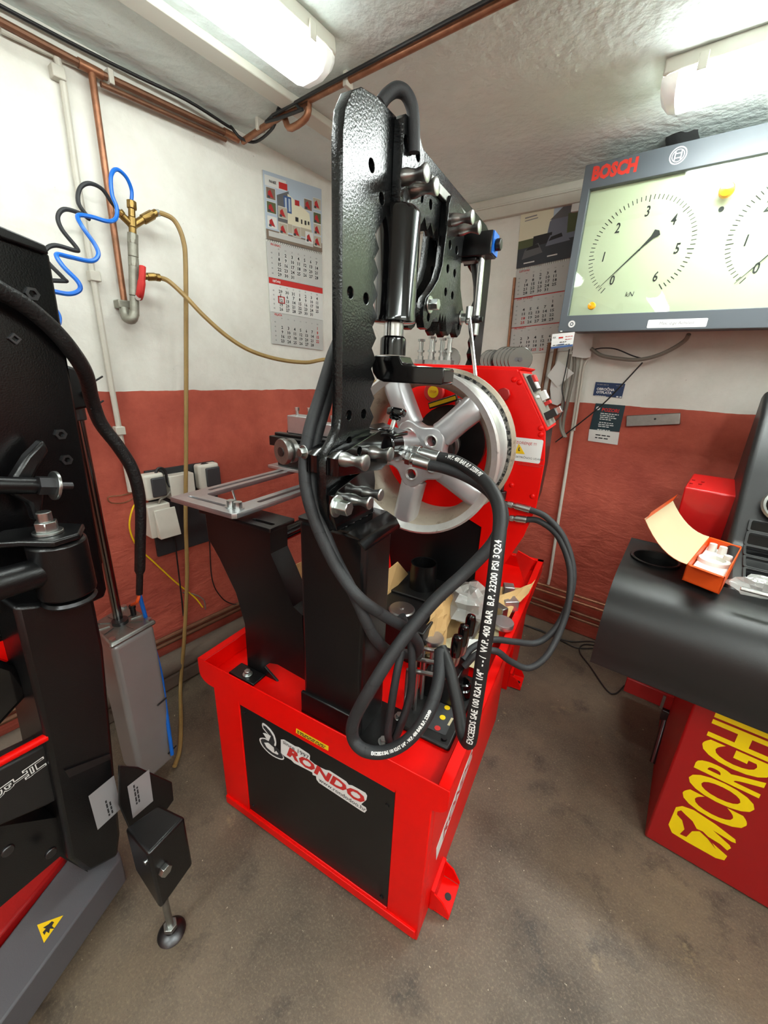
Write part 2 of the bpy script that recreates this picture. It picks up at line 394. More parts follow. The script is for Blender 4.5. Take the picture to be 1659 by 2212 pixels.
# ================================================================== the room
CEIL, PAINT = 2.43, 1.39
RX1, RY1 = 4.3, -5.2
def shell(name, quads, m, frame=FR):
    b = MB()
    for q in quads: b.quad(*q)
    return tag(b.build(name, m, None, frame, smooth=False), kind='structure')
def wall_material():
    m = mat('wall_paint', (212, 208, 196), 0.8); N, L, b = nd(m)
    tc = N.new('ShaderNodeTexCoord'); sep = N.new('ShaderNodeSeparateXYZ'); L.new(tc.outputs['Object'], sep.inputs[0])
    n0 = N.new('ShaderNodeTexNoise'); n0.inputs['Scale'].default_value = 9; L.new(tc.outputs['Object'], n0.inputs['Vector'])
    ad = N.new('ShaderNodeMath'); ad.operation = 'MULTIPLY_ADD'; L.new(n0.outputs['Fac'], ad.inputs[0]); ad.inputs[1].default_value = 0.016; L.new(sep.outputs['Z'], ad.inputs[2])
    gt = N.new('ShaderNodeMath'); gt.operation = 'GREATER_THAN'; L.new(ad.outputs[0], gt.inputs[0]); gt.inputs[1].default_value = PAINT + 0.008
    def noise(sc, det=6, rg=0.6, dist=0.0):
        n = N.new('ShaderNodeTexNoise'); n.inputs['Scale'].default_value = sc; n.inputs['Detail'].default_value = det; n.inputs['Roughness'].default_value = rg; n.inputs['Distortion'].default_value = dist
        L.new(tc.outputs['Object'], n.inputs['Vector']); return n.outputs['Fac']
    def ramp(src, lo, hi, a=0.0, c=1.0):
        r = N.new('ShaderNodeMapRange'); r.inputs['From Min'].default_value = lo; r.inputs['From Max'].default_value = hi; r.inputs['To Min'].default_value = a; r.inputs['To Max'].default_value = c
        L.new(src, r.inputs['Value']); return r.outputs['Result']
    def mix(f, a, c, mode='MIX'):
        x = N.new('ShaderNodeMix'); x.data_type = 'RGBA'; x.blend_type = mode
        if isinstance(f, float): x.inputs['Factor'].default_value = f
        else: L.new(f, x.inputs['Factor'])
        for k, q in (('A', a), ('B', c)):
            if isinstance(q, tuple): x.inputs[k].default_value = q
            else: L.new(q, x.inputs[k])
        return x.outputs['Result']
    white = mix(ramp(noise(2.2, 8, 0.7), 0.42, 0.75), lin((226, 225, 217)), lin((203, 200, 190)))
    white = mix(ramp(noise(26, 5, 0.7), 0.68, 0.74), white, lin((172, 167, 156)))
    red = mix(ramp(noise(3.5, 8, 0.7), 0.35, 0.7), lin((190, 92, 72)), lin((152, 64, 50)))
    red = mix(ramp(noise(60, 3, 0.6), 0.75, 0.8), red, lin((186, 150, 132)))
    L.new(mix(gt.outputs[0], red, white), b.inputs['Base Color'])
    # plaster relief: soft everywhere, broken and cracked on the old red skirting
    mp = N.new('ShaderNodeMapping'); mp.inputs['Scale'].default_value = (1, 1, 2.6); L.new(tc.outputs['Object'], mp.inputs['Vector'])
    nz = N.new('ShaderNodeTexNoise'); nz.inputs['Scale'].default_value = 7; nz.inputs['Detail'].default_value = 8; nz.inputs['Roughness'].default_value = 0.62; nz.inputs['Distortion'].default_value = 0.5
    L.new(mp.outputs[0], nz.inputs['Vector'])
    low = ramp(sep.outputs['Z'], 0.45, 1.15, 1.0, 0.2)
    mu = N.new('ShaderNodeMath'); mu.operation = 'MULTIPLY'; L.new(nz.outputs['Fac'], mu.inputs[0]); L.new(low, mu.inputs[1])
    bp = N.new('ShaderNodeBump'); bp.inputs['Strength'].default_value = 0.45; bp.inputs['Distance'].default_value = 0.03; L.new(mu.outputs[0], bp.inputs['Height'])
    b2 = N.new('ShaderNodeBump'); b2.inputs['Strength'].default_value = 0.35; b2.inputs['Distance'].default_value = 0.004; L.new(noise(45, 5, 0.6), b2.inputs['Height']); L.new(bp.outputs[0], b2.inputs['Normal'])
    L.new(b2.outputs[0], b.inputs['Normal'])
wall_material()
def floor_material():
    m = mat('floor_concrete', (104, 92, 78), 0.55); N, L, b = nd(m)
    tc = N.new('ShaderNodeTexCoord')
    def noise(sc, det=8, rg=0.65):
        n = N.new('ShaderNodeTexNoise'); n.inputs['Scale'].default_value = sc; n.inputs['Detail'].default_value = det; n.inputs['Roughness'].default_value = rg
        L.new(tc.outputs['Object'], n.inputs['Vector']); return n.outputs['Fac']
    def ramp(src, lo, hi, a=0.0, c=1.0):
        r = N.new('ShaderNodeMapRange'); r.inputs['From Min'].default_value = lo; r.inputs['From Max'].default_value = hi; r.inputs['To Min'].default_value = a; r.inputs['To Max'].default_value = c
        L.new(src, r.inputs['Value']); return r.outputs['Result']
    def mix(f, a, c):
        x = N.new('ShaderNodeMix'); x.data_type = 'RGBA'; L.new(f, x.inputs['Factor'])
        for k, q in (('A', a), ('B', c)):
            if isinstance(q, tuple): x.inputs[k].default_value = q
            else: L.new(q, x.inputs[k])
        return x.outputs['Result']
    c = mix(ramp(noise(2.0), 0.35, 0.68), lin((112, 98, 82)), lin((74, 65, 55)))
    c = mix(ramp(noise(7.0), 0.55, 0.72), c, lin((56, 50, 45)))
    c = mix(ramp(noise(5.3, 10, 0.75), 0.61, 0.74), c, lin((150, 132, 102)))
    c = mix(ramp(noise(150, 4, 0.7), 0.50, 1.0), c, lin((150, 134, 110)))
    c = mix(ramp(noise(190, 3, 0.7), 0.55, 1.0), c, lin((44, 38, 33)))
    c = mix(ramp(noise(70, 3, 0.6), 0.70, 0.75), c, lin((200, 188, 164)))
    L.new(c, b.inputs['Base Color'])
    L.new(ramp(noise(4), 0.3, 0.7, 0.36, 0.62), b.inputs['Roughness'])
    bp = N.new('ShaderNodeBump'); bp.inputs['Strength'].default_value = 0.35; bp.inputs['Distance'].default_value = 0.006; L.new(noise(40, 6, 0.7), bp.inputs['Height']); L.new(bp.outputs[0], b.inputs['Normal'])
floor_material()
mat('ceiling_paint', (228, 240, 236), 0.85, var=0.12, vscale=2.2, dirt=(186, 180, 164), dscale=16, dlo=0.66, dhi=0.8, bump=0.7, bscale=28, bdist=0.01)
shell('floor', [((0, 0, 0), (RX1, 0, 0), (RX1, RY1, 0), (0, RY1, 0))], 'floor_concrete')
shell('ceiling', [((0, 0, CEIL), (RX1, 0, CEIL), (RX1, RY1, CEIL), (0, RY1, CEIL))], 'ceiling_paint')
shell('wall_left', [((0, 0, 0), (0, 0, CEIL), (0, RY1, CEIL), (0, RY1, 0))], 'wall_paint')
shell('wall_right', [((0, 0, 0), (0, 0, CEIL), (RX1, 0, CEIL), (RX1, 0, 0))], 'wall_paint')
shell('wall_back', [((0, RY1, 0), (0, RY1, CEIL), (RX1, RY1, CEIL), (RX1, RY1, 0))], 'wall_paint')
shell('wall_side', [((RX1, 0, 0), (RX1, 0, CEIL), (RX1, RY1, CEIL), (RX1, RY1, 0))], 'wall_paint')
# white trunking along the top of the right wall, batten on the ceiling, concrete kerb at the foot of the left wall
tag(MB().box((0.0, -0.03, 2.335), (1.3, 0, 2.43)).box((0.0, -0.036, 2.385), (1.3, -0.028, 2.395)).build('trim_1', 'conduit', bevel=0.003), kind='structure')
tag(MB().box((0.315, -5.0, 2.405), (0.385, -0.02, 2.43)).build('trim_2', 'lamp_body', bevel=0.003), kind='structure')
b = MB().box((0, -3.5, 0.0), (0.075, -0.05, 0.075)); b.cyl((0.06, -3.5, 0.135), (0.06, -0.1, 0.135), 0.05, n=14)
tag(b.build('baseboard_left', 'concrete', bevel=0.01), kind='structure')

def lamp(x0, x1, y0, y1, label, along, dm='lamp_diffuser_added', group='fluorescent ceiling lights'):
    """weatherproof fluorescent batten under the ceiling; along = 'x' or 'y'"""
    cx, cy = (x0 + x1) / 2, (y0 + y1) / 2
    r = root('ceiling_light', label, 'light', (cx, cy, CEIL), group=group)
    ln = (x1 - x0) if along == 'x' else (y1 - y0)
    fr = Matrix.Translation((cx, cy, 0)) @ (Matrix.Identity(4) if along == 'x' else Matrix.Rotation(math.pi / 2, 4, 'Z'))
    h = ln / 2
    bd = MB(); bd.prism([(-0.066, CEIL), (0.066, CEIL), (0.072, CEIL - 0.045), (-0.072, CEIL - 0.045)], 'x', -h, h)
    bd.build('body', 'lamp_body', r, fr, bevel=0.006)
    cv = MB(); prof = [(-0.071, CEIL - 0.045), (-0.07, CEIL - 0.07), (-0.055, CEIL - 0.097), (-0.03, CEIL - 0.107), (0.03, CEIL - 0.107), (0.055, CEIL - 0.097), (0.07, CEIL - 0.07), (0.071, CEIL - 0.045)]
    xs = [(-h, 0.55), (-h + 0.02, 0.92), (-h + 0.045, 1.0), (h - 0.045, 1.0), (h - 0.02, 0.92), (h, 0.55)]
    vs = [(x, p[0] * (0.7 + 0.3 * k), CEIL - 0.045 + (p[1] - CEIL + 0.045) * k) for x, k in xs for p in prof]; n = len(prof)
    fs = [(i * n + j, i * n + j + 1, (i + 1) * n + j + 1, (i + 1) * n + j) for i in range(len(xs) - 1) for j in range(n - 1)]
    fs += [tuple(range(n)), tuple(range((len(xs) - 1) * n, len(xs) * n))[::-1]]
    cv.add(vs, fs).build('diffuser', dm, r, fr, ang=1.0)
    for t in (-h + 0.1, -h + 0.42, 0.05, h - 0.42, h - 0.1):
        for s in (-1, 1): MB().box((t - 0.012, s * 0.07, CEIL - 0.062), (t + 0.012, s * 0.078, CEIL - 0.02)).build('clip', 'lamp_body', r, fr, bevel=0.002)
    return r
def diffuser_material(name, LAMP):
    m = mat(name, (255, 255, 250), 0.25); N, L, b = nd(m)
    b.inputs['Emission Color'].default_value = (0.93, 1.0, 0.97, 1); b.inputs['Emission Strength'].default_value = LAMP
    # the tubes stop short of the moulded ends, which stay clear and unlit
    tc = N.new('ShaderNodeTexCoord'); sp = N.new('ShaderNodeSeparateXYZ'); L.new(tc.outputs['Object'], sp.inputs[0])
    ab = N.new('ShaderNodeMath'); ab.operation = 'ABSOLUTE'; L.new(sp.outputs['X'], ab.inputs[0])
    mr = N.new('ShaderNodeMapRange'); mr.inputs['From Min'].default_value = 0.575; mr.inputs['From Max'].default_value = 0.59
    mr.inputs['To Min'].default_value = LAMP; mr.inputs['To Max'].default_value = 0.12; L.new(ab.outputs[0], mr.inputs['Value']); L.new(mr.outputs[0], b.inputs['Emission Strength'])
diffuser_material('lamp_diffuser_left', LAMP_LEFT); diffuser_material('lamp_diffuser_mid', LAMP_MID); diffuser_material('lamp_diffuser_added', LAMP_ADDED)
lamp(0.555, 0.70, -2.60, -1.335, 'long lit fluorescent ceiling light above the red machine, beside the left wall', 'y', 'lamp_diffuser_left')
lamp(1.475, 2.74, -0.73, -0.585, 'lit fluorescent ceiling light above the gauge display board', 'x', 'lamp_diffuser_mid')
lamp(2.55, 2.695, -3.3, -2.035, 'unseen fluorescent ceiling light added over the right of the garage, behind the photographer', 'y')  # this and the next three: unseen, added for brightness; gauge glass reflects several lamps
lamp(3.45, 3.595, -2.4, -1.135, 'unseen fluorescent ceiling light added by the far right side wall, out of the picture', 'y')
lamp(2.75, 2.895, -5.0, -3.735, 'unseen fluorescent ceiling light added in the rear right of the garage, out of the picture', 'y')
lamp(1.1, 1.245, -4.6, -3.335, 'unseen fluorescent ceiling light added at the rear of the garage, behind the photographer', 'y')
# ================================================================== rim straightening machine (frame FM: x right along its front, y to the back)
MCH = root('rim_straightening_machine', 'red and black wheel rim straightening machine with toothed arch and steel tray', 'machine', (-0.378, 0.69, 0), FM)
def mpart(b, name, m, parent=MCH, **k): return b.build(name, m, parent, FM, **k)
# --- cabinet: red frame round a black front panel, foot lugs on the right side
X0, X1, YB = -0.756, 0.0, 1.39
b = MB()
b.box((X0, 0.0, 0.0), (-0.643, 0.03, 0.53)); b.box((-0.098, 0.0, 0.0), (X1, 0.03, 0.53)); b.box((-0.643, 0.0, 0.0), (-0.098, 0.03, 0.046)); b.box((-0.643, 0.0, 0.511), (-0.098, 0.03, 0.53))
b.box((X0, 0.03, 0.0), (-0.01, 0.88, 0.53)); b.box((-0.01, 0.03, 0.0), (X1, 0.885, 0.53))
b.box((X0, 0.88, 0.0), (-0.055, 1.10, 0.53)); b.box((X0, 1.10, 0.0), (X1, YB, 0.53))
cab = mpart(b, 'cabinet', 'red_paint', bevel=0.003)
mpart(MB().box((X0 + 0.004, -0.007, 0.012), (X1 - 0.006, 0.002, 0.045)), 'kick_lip', 'red_paint', bevel=0.002)
pan = mpart(MB().box((-0.642, 0.0035, 0.047), (-0.099, 0.012, 0.51)), 'front_panel', 'black_panel', label='black sheet metal front panel')
for x, z in ((-0.625, 0.485), (-0.118, 0.45), (-0.625, 0.075), (-0.118, 0.075)):
    mpart(MB().cyl((x, 0.0036, z), (x, 0.0, z), 0.006, n=10), 'screw', 'black_plastic', pan)
# brand sticker on the panel: white cut-out backing, red letters, black emblem
def panel_px(x, y, v=0.0028): p = mY(x, y, v); return (p.x, p.z)
def smooth2(pts, k=4): return [(p.x, p.y) for p in catmull([(q[0], q[1], 0) for q in pts], k, True)]
def zo(x, y): return (520 + x / 5.53, 1540 + y / 5.53)          # survey sheet of the sticker
def sheet(pts): return [panel_px(*zo(*p)) for p in pts]
back = [(480, 318), (515, 318), (650, 398), (690, 408), (815, 490), (828, 515), (822, 560), (880, 610), (960, 655), (1010, 680), (1060, 690), (1130, 735), (1260, 820), (1290, 860), (1330, 865), (1490, 955), (1510, 990), (1500, 1040), (1450, 1080), (1440, 1095), (1495, 1130), (1505, 1165), (1480, 1192), (1440, 1170), (935, 835), (905, 795), (900, 755), (860, 740), (855, 710), (700, 630), (640, 600), (600, 560), (530, 520), (480, 480)]
plate('brand_sticker', [sheet(back)], XZ @ T(0, 0, 0.0), 0.0002, 'sticker_white', pan, FM @ T(0, 0.0028, 0))
emb = smooth2(sheet([(258, 120), (300, 140), (360, 200), (405, 270), (425, 350), (418, 395), (400, 405), (440, 440), (490, 490), (520, 545), (490, 560), (420, 535), (340, 485), (260, 400), (225, 330), (235, 298), (290, 300), (310, 310), (275, 255), (265, 240), (300, 245), (330, 260), (265, 185)]), 2)
plate('brand_emblem', [emb], XZ, 0.0002, 'sticker_white', pan, FM @ T(0, 0.0027, 0))
e1 = sheet([(270, 145), (300, 160), (350, 215), (390, 280), (408, 350), (400, 385), (330, 350), (362, 275), (340, 260), (290, 195), (272, 175)])
e2 = smooth2(sheet([(240, 320), (290, 312), (380, 370), (460, 445), (505, 520), (495, 545), (430, 525), (350, 475), (275, 400)]), 2)
e2h = sheet([(280, 352), (330, 352), (398, 412), (405, 470), (425, 450), (455, 490), (440, 498), (380, 470), (310, 410)])
plate('emblem_print', [e1], XZ, 0.0002, 'ink', pan, FM @ T(0, 0.0022, 0)); plate('emblem_print', [e2, e2h], XZ, 0.0002, 'ink', pan, FM @ T(0, 0.0022, 0))
dirx = (mY(*zo(1440, 1010), 0.002) - mY(*zo(560, 440), 0.002)).normalized()
upz = dirx.cross(Vector((0, 1, 0))) * -1
if upz.z < 0: upz = -upz
def panel_text(s, c, size, m, sx=1.0, shear=0.25, off=0.0, sp=1.0):
    p = mY(*zo(*c), 0.0016); text('sticker_lettering', s, size, axes(p, dirx, upz), m, pan, FM, sx=sx, shear=shear, offset=off, spacing=sp)
ln_ = (mY(*zo(1500, 1000), 0.002) - mY(*zo(500, 420), 0.002)).length
def fit_sx(s, size, want, **k):
    me = text_mesh(s, size, **k); xs = [v.co.x for v in me.vertices]; w_ = max(xs) - min(xs); bpy.data.meshes.remove(me); return want / w_
panel_text('RONDO', (980, 733), 0.050, 'ink_red', sx=fit_sx('RONDO', 0.050, ln_ * 0.93, offset=0.0022, shear=0.2), shear=0.2, off=0.0022)
panel_text('since 1997', (655, 440), 0.022, 'ink', sx=fit_sx('since 1997', 0.022, (mY(*zo(805, 525), 0.002) - mY(*zo(500, 350), 0.002)).length), shear=0.0)
panel_text('www.rondodoo.hr', (1205, 975), 0.022, 'ink', sx=fit_sx('www.rondodoo.hr', 0.022, (mY(*zo(1485, 1150), 0.002) - mY(*zo(925, 800), 0.002)).length), shear=0.0)
# --- tray: folded red sheet with a wide flange left and right, thin lip in front
TX0, TX1, TZ, TF = -0.818, 0.037, 0.612, 0.552
TYB = 1.42
b = MB()
def apron():
    n = 6; L = []
    for i in range(n + 1):
        a = math.pi + (math.pi / 2) * i / n; L.append((TX0 + 0.05 + 0.05 * math.cos(a), 0.523 + 0.035 + 0.035 * math.sin(a)))
    R = [(2 * (TX0 + TX1) / 2 - p[0], p[1]) for p in L[::-1]]
    return L + R + [(TX1, TZ), (TX0, TZ)]
b.prism(apron(), 'y', -0.001, 0.003); b.prism(apron(), 'y', TYB - 0.003, TYB)
b.box((TX0, 0.0, TF - 0.003), (TX1, TYB, TF))
for s, x in ((1, TX0), (-1, TX1)):
    b.box((x, 0.0, 0.545), (x + s * 0.003, TYB, TZ)); b.box((x, 0.0, TZ - 0.003), (x + s * 0.03, TYB, TZ)); b.box((x + s * 0.027, 0.0, TF), (x + s * 0.03, TYB, TZ))
b.box((TX0, TYB - 0.03, TZ - 0.003), (TX1, TYB, TZ)); b.box((TX0, TYB - 0.03, TF), (TX1, TYB - 0.027, TZ))
mpart(b, 'tray', 'red_paint', bevel=0.0012, seg=1)
# yellow notice on the apron
q = [mY(640, 1573, -0.0016), mY(710, 1612, -0.0016), mY(709, 1622, -0.0016), mY(639, 1583, -0.0016)]
ys = mpart(MB().quad(*q), 'warning_strip', 'yellow_sticker', smooth=False)
wq = (q[1] - q[0]).length; print_lines('strip_print', axes(q[3] + Vector((0, -0.0006, 0)), q[1] - q[0], (0, 0, 1)), [(0.006, wq - 0.008, 0.0095, 0.0035), (0.006, wq - 0.012, 0.0035, 0.0035)], 'ink', ys, FM)
# foot lugs
def lug(y0):
    b = MB(); b.box((0.0, y0, 0.0), (0.012, y0 + 0.1, 0.085)); b.box((0.01, y0, 0.004), (0.062, y0 + 0.095, 0.010))
    for yy in (y0, y0 + 0.095): b.prism([(0.01, 0.01), (0.062, 0.01), (0.062, 0.02), (0.038, 0.06), (0.01, 0.075)], 'y', yy, yy + 0.005)
    o = mpart(b, 'foot_bracket', 'red_paint', bevel=0.001, seg=1)
    mpart(MB().cyl((0.042, y0 + 0.05, 0.0101), (0.042, y0 + 0.05, 0.0112), 0.010, n=16), 'bolt_hole', 'black_plastic', o)
lug(0.085); lug(1.13)
# emblem strip on the right side of the cabinet
sdir = Vector((0, 0.98, 0.20)); so = Vector((0.0006, 0.25, 0.262)); sup = Vector((0, -0.2, 0.98))
q = [so - sdir * 0.16 - sup * 0.035, so + sdir * 0.16 - sup * 0.035, so + sdir * 0.16 + sup * 0.035, so - sdir * 0.16 + sup * 0.035]
b = MB(); b.hexa([p for p in q], [p + Vector((0.0006, 0, 0)) for p in q]); rs = mpart(b, 'side_sticker', 'sticker_white', smooth=False)
text('side_lettering', 'RONDO', 0.062, axes(so + Vector((0.0012, 0.02, 0)), sdir, sup), 'ink_red', rs, FM, sx=1.15, shear=0.2, offset=0.0012)
# --- main column
CZ1 = 1.152
b = MB(); b.box((-0.430, 0.055, TF), (-0.236, 0.185, CZ1))
col = mpart(b, 'main_column', 'black_paint', bevel=0.012, seg=3)
b = MB(); b.box((-0.434, 0.047, TF), (-0.240, 0.058, TF + 0.075)); b.box((-0.434, 0.046, TF), (-0.15, 0.20, TF + 0.010))
mpart(b, 'column_foot', 'black_paint', bevel=0.003)
for p in ((-0.175, 0.075), (-0.175, 0.17)): bolt('bolt', (p[0], p[1], TF + 0.010), (0, 0, 1), 0.010, 0.010, 'zinc', MCH, FM)
# slotted cap on the left and the bent cover on the right of the column top
me_ = [rrect(-0.432, 0.05, -0.33, 0.19, 0.012), rrect(-0.41, 0.085, -0.345, 0.105, 0.009)]
plate('column_cap', me_, T(0, 0, CZ1 + 0.004), 0.004, 'black_paint', MCH, FM, bevel=0.001)
b = MB()
prof = [(-0.300, CZ1 + 0.012), (-0.262, CZ1 + 0.010), (-0.235, CZ1 - 0.002), (-0.222, CZ1 - 0.022)]
for i in range(3):
    (xa, za), (xb, zb) = prof[i], prof[i + 1]
    b.hexa([(xa, 0.02, za), (xb, 0.03, zb), (xb, 0.20, zb), (xa, 0.20, za)], [(xa, 0.02, za + 0.005), (xb, 0.03, zb + 0.005), (xb, 0.20, zb + 0.005), (xa, 0.20, za + 0.005)])
mpart(b, 'bent_cover', 'black_gloss')
wl = MB()
for i in range(16): wl.sphere((-0.291, 0.03 + i * 0.010, CZ1 + 0.016), 0.0055 + 0.0015 * ((i * 7) % 3 - 1), 8, 5, (1.2, 1, 0.8))
mpart(wl, 'weld_bead', 'dark_steel')
# --- arch plate: a big inverted U of thick textured plate with toothed inner edges
AX0, AX1 = -0.324, -0.300
def arch_outline():
    o = [(0.012, 1.165), (0.000, 1.219), (-0.006, 1.247), (-0.006, 1.322), (0.002, 1.340), (0.024, 1.359), (0.043, 1.383), (0.048, 1.407), (0.050, 1.45)]
    o += [(0.047, 1.848), (0.047, 1.88), (0.054, 1.918), (0.075, 1.950), (0.104, 1.968), (0.16, 1.980), (0.25, 1.985)]
    o += [(0.90, 1.985), (0.945, 1.975), (0.98, 1.950), (1.0, 1.915), (1.008, 1.87), (1.010, 1.45), (0.915, 1.45)]
    z = 1.46                                             # teeth of the rear leg, upwards
    while z < 1.76: o += [(0.897, z), (0.915, z + 0.02)]; z += 0.04
    o += [(0.90, 1.80), (0.87, 1.835), (0.82, 1.845)]
    y = 0.80                                             # teeth under the beam, towards the front
    while y > 0.36: o += [(y, 1.862), (y - 0.02, 1.840)]; y -= 0.04
    o += [(0.30, 1.862), (0.24, 1.845), (0.20, 1.80)]
    z = 1.765
    while z > 1.36: o += [(0.166, z), (0.184, z - 0.0215)]; z -= 0.043
    o += [(0.166, 1.335), (0.172, 1.30), (0.172, 1.165)]
    return o
AH = [(803, 357.5), (825, 429), (757, 632), (791, 645), (754, 897), (786, 894), (754, 954.5), (786, 947), (911.6, 426), (931, 442)]
loops = [arch_outline()]
for h in AH:
    p = mX(h[0], h[1], AX1); loops.append(circle(p.y, p.z, 0.0105, 14))
arch = plate('arch_plate', loops, T((AX0 + AX1) / 2, 0, 0) @ YZ, (AX1 - AX0) / 2, 'black_tex', MCH, FM, bevel=0.0015)
b = MB(); b.box((AX1, 0.40, 1.925), (AX1 + 0.012, 0.90, 1.948)); mpart(b, 'stiffener_bar', 'steel_dull', bevel=0.002)
# --- front hanger: two cheek plates on the arch that carry the ram, with pull pins
def hanger(name, x0, x1, pts, holes, m='black_tex'):
    return plate(name, [pts] + [circle(y, z, r, 14) for y, z, r in holes], T((x0 + x1) / 2, 0, 0) @ YZ, abs(x1 - x0) / 2, m, MCH, FM, bevel=0.0012)
hp = [(0.226, 1.818), (0.226, 1.975), (0.234, 1.984), (0.245, 1.985), (0.30, 1.978), (0.332, 1.955), (0.335, 1.90), (0.322, 1.86), (0.30, 1.825), (0.285, 1.80), (0.235, 1.80)]
hh = [(mX(877.5, 307, -0.278).y, mX(877.5, 307, -0.278).z, 0.011), (mX(903, 335, -0.278).y, mX(903, 335, -0.278).z, 0.011)]
hanger('hanger_plate', -0.2995, -0.278, hp, hh); hanger('hanger_plate', -0.346, -0.3245, hp, [])
def pull_pin(y, z, ln=0.1, x0=-0.278, r=0.0165, m='steel'):
    b = MB(); b.lathe([(r * 0.92, 0), (r * 0.92, ln * 0.18), (r * 0.72, ln * 0.36), (r * 0.62, ln * 0.55), (r * 0.78, ln * 0.78), (r, ln * 0.93), (r, ln), (r * 0.8, ln + 0.002)], (x0, y, z), (1, 0, 0), 20)
    return mpart(b, 'pull_pin', m, label='flared steel pull pin')
p = mX(872, 383, -0.278); pull_pin(p.y, p.z, 0.052)
p = mX(885, 408, -0.278); pull_pin(p.y + 0.01, p.z, 0.058)
# --- second hanger further back: S-shaped cheeks with clevis lobes
def spts(): 
    P = [(0.497, 1.915), (0.495, 1.855), (0.487, 1.81), (0.483, 1.776), (0.463, 1.739), (0.422, 1.705), (0.390, 1.684), (0.380, 1.660), (0.380, 1.633), (0.392, 1.615), (0.412, 1.612), (0.432, 1.622), (0.446, 1.640), (0.470, 1.648)]
    for y in (0.485, 0.505, 0.525): P += [(y, 1.640), (y + 0.01, 1.662)]
    P += [(0.545, 1.640), (0.552, 1.622), (0.572, 1.612), (0.592, 1.624), (0.602, 1.648), (0.617, 1.648), (0.632, 1.626), (0.652, 1.614), (0.675, 1.626), (0.690, 1.66), (0.688, 1.69), (0.668, 1.715), (0.640, 1.75), (0.628, 1.79), (0.624, 1.83), (0.632, 1.88), (0.625, 1.93), (0.56, 1.945), (0.51, 1.94)]
    return P
sh = [(0.527, 1.834, 0.0105), (0.581, 1.834, 0.0105), (0.525, 1.777, 0.0105), (0.580, 1.777, 0.0105), (0.523, 1.720, 0.0105), (0.578, 1.720, 0.0105), (0.415, 1.642, 0.010), (0.655, 1.645, 0.010)]
hanger('s_cheek_plate', -0.2995, -0.278, spts(), sh); hanger('s_cheek_plate', -0.346, -0.3245, spts(), sh)
bolt('bolt', (-0.278, 0.415, 1.672), (1, 0, 0), 0.014, 0.022, 'zinc', MCH, FM); bolt('bolt', (-0.278, 0.67, 1.672), (1, 0, 0), 0.014, 0.022, 'zinc', MCH, FM)
mpart(MB().cyl((-0.345, 0.415, 1.672), (-0.278, 0.415, 1.672), 0.007, n=10), 'spacer', 'dark_steel')
p = mX(978, 475, -0.278); pull_pin(p.y, p.z, 0.055); p = mX(992, 494, -0.278); pull_pin(p.y + 0.01, p.z, 0.055)
# --- lower cheeks clamped to the arch foot, with pull pins, nuts
lp = [(-0.004, 1.296), (-0.004, 1.332), (0.01, 1.343), (0.123, 1.366), (0.165, 1.373), (0.195, 1.368), (0.215, 1.345), (0.218, 1.310), (0.205, 1.288), (0.175, 1.278), (0.119, 1.284), (0.05, 1.290)]
hanger('lower_cheek_plate', -0.2995, -0.270, lp, [(0.075, 1.338, 0.009)], 'black_gloss'); hanger('lower_cheek_plate', -0.352, -0.3245, lp, [], 'black_gloss')
p = mX(740, 992, -0.27); pull_pin(p.y, p.z, 0.056, -0.27, 0.0165)
p = mX(802, 976, -0.27); pull_pin(p.y, p.z, 0.05, -0.27, 0.0165)
fp = [(-0.004, 1.205), (-0.003, 1.252), (0.01, 1.262), (0.12, 1.288), (0.16, 1.285), (0.17, 1.25), (0.165, 1.17), (0.01, 1.17)]
hanger('foot_cheek_plate', -0.2995, -0.282, fp, [], 'black_gloss')
p = mX(758, 1078, -0.282); pull_pin(p.y, p.z, 0.05, -0.282, 0.0145)
p = mX(787, 1062, -0.282); pull_pin(p.y, p.z, 0.045, -0.282, 0.0145)
p = mX(726, 1093, -0.282); bolt('bolt', p, (1, 0, 0), 0.0165, 0.03, 'zinc', MCH, FM)
p = mX(686, 985, -0.33); bolt('bolt', (-0.36, 0.0, 1.335), (-0.3, -1, 0), 0.010, 0.01, 'zinc', MCH, FM)
# --- headstock: red cheek plate in front, box behind, control panel on its sloping side
HY = 0.75
hs = [(-0.50, 1.527), (-0.10, 1.527), (0.016, 1.345), (0.030, 1.240), (0.028, 1.08), (0.003, 0.967), (-0.053, 0.832), (-0.10, 0.72), (-0.10, 0.62), (-0.15, 0.62), (-0.15, 0.97), (-0.25, 1.01), (-0.58, 1.02), (-0.58, 1.33)]
b = MB(); b.prism(hs, 'y', HY, HY + 0.012); hst = mpart(b, 'headstock_plate', 'red_paint', bevel=0.002)
hb = [(-0.50, 1.522), (-0.104, 1.522), (0.010, 1.345), (0.016, 1.20), (0.012, 1.08), (-0.01, 0.967), (-0.10, 0.75), (-0.10, 0.56), (-0.50, 0.56), (-0.57, 0.95), (-0.57, 1.33)]
b = MB(); b.prism(hb, 'y', HY + 0.012, HY + 0.24); mpart(b, 'headstock_box', 'black_paint', bevel=0.003)
b = MB(); b.prism([(-0.50, 1.524), (-0.098, 1.524), (-0.085, 1.532), (-0.085, 1.536), (-0.50, 1.536)], 'y', HY + 0.012, HY + 0.245); mpart(b, 'top_cover', 'red_paint', bevel=0.002)
ax_, az_ = Vector((-0.098, 0, 1.522)), Vector((0.018, 0, 1.343)); dn = (az_ - ax_).normalized(); nn = Vector((-dn.z, 0, dn.x)); nn = nn if nn.x > 0 else -nn
def cp(t, y, h): return ax_ + (az_ - ax_) * t + Vector((0, y, 0)) + nn * h
b = MB(); b.hexa([cp(0.0, HY, 0), cp(1.0, HY, 0), cp(1.0, HY + 0.22, 0), cp(0.0, HY + 0.22, 0)], [cp(0.0, HY, 0.006), cp(1.0, HY, 0.006), cp(1.0, HY + 0.22, 0.006), cp(0.0, HY + 0.22, 0.006)])
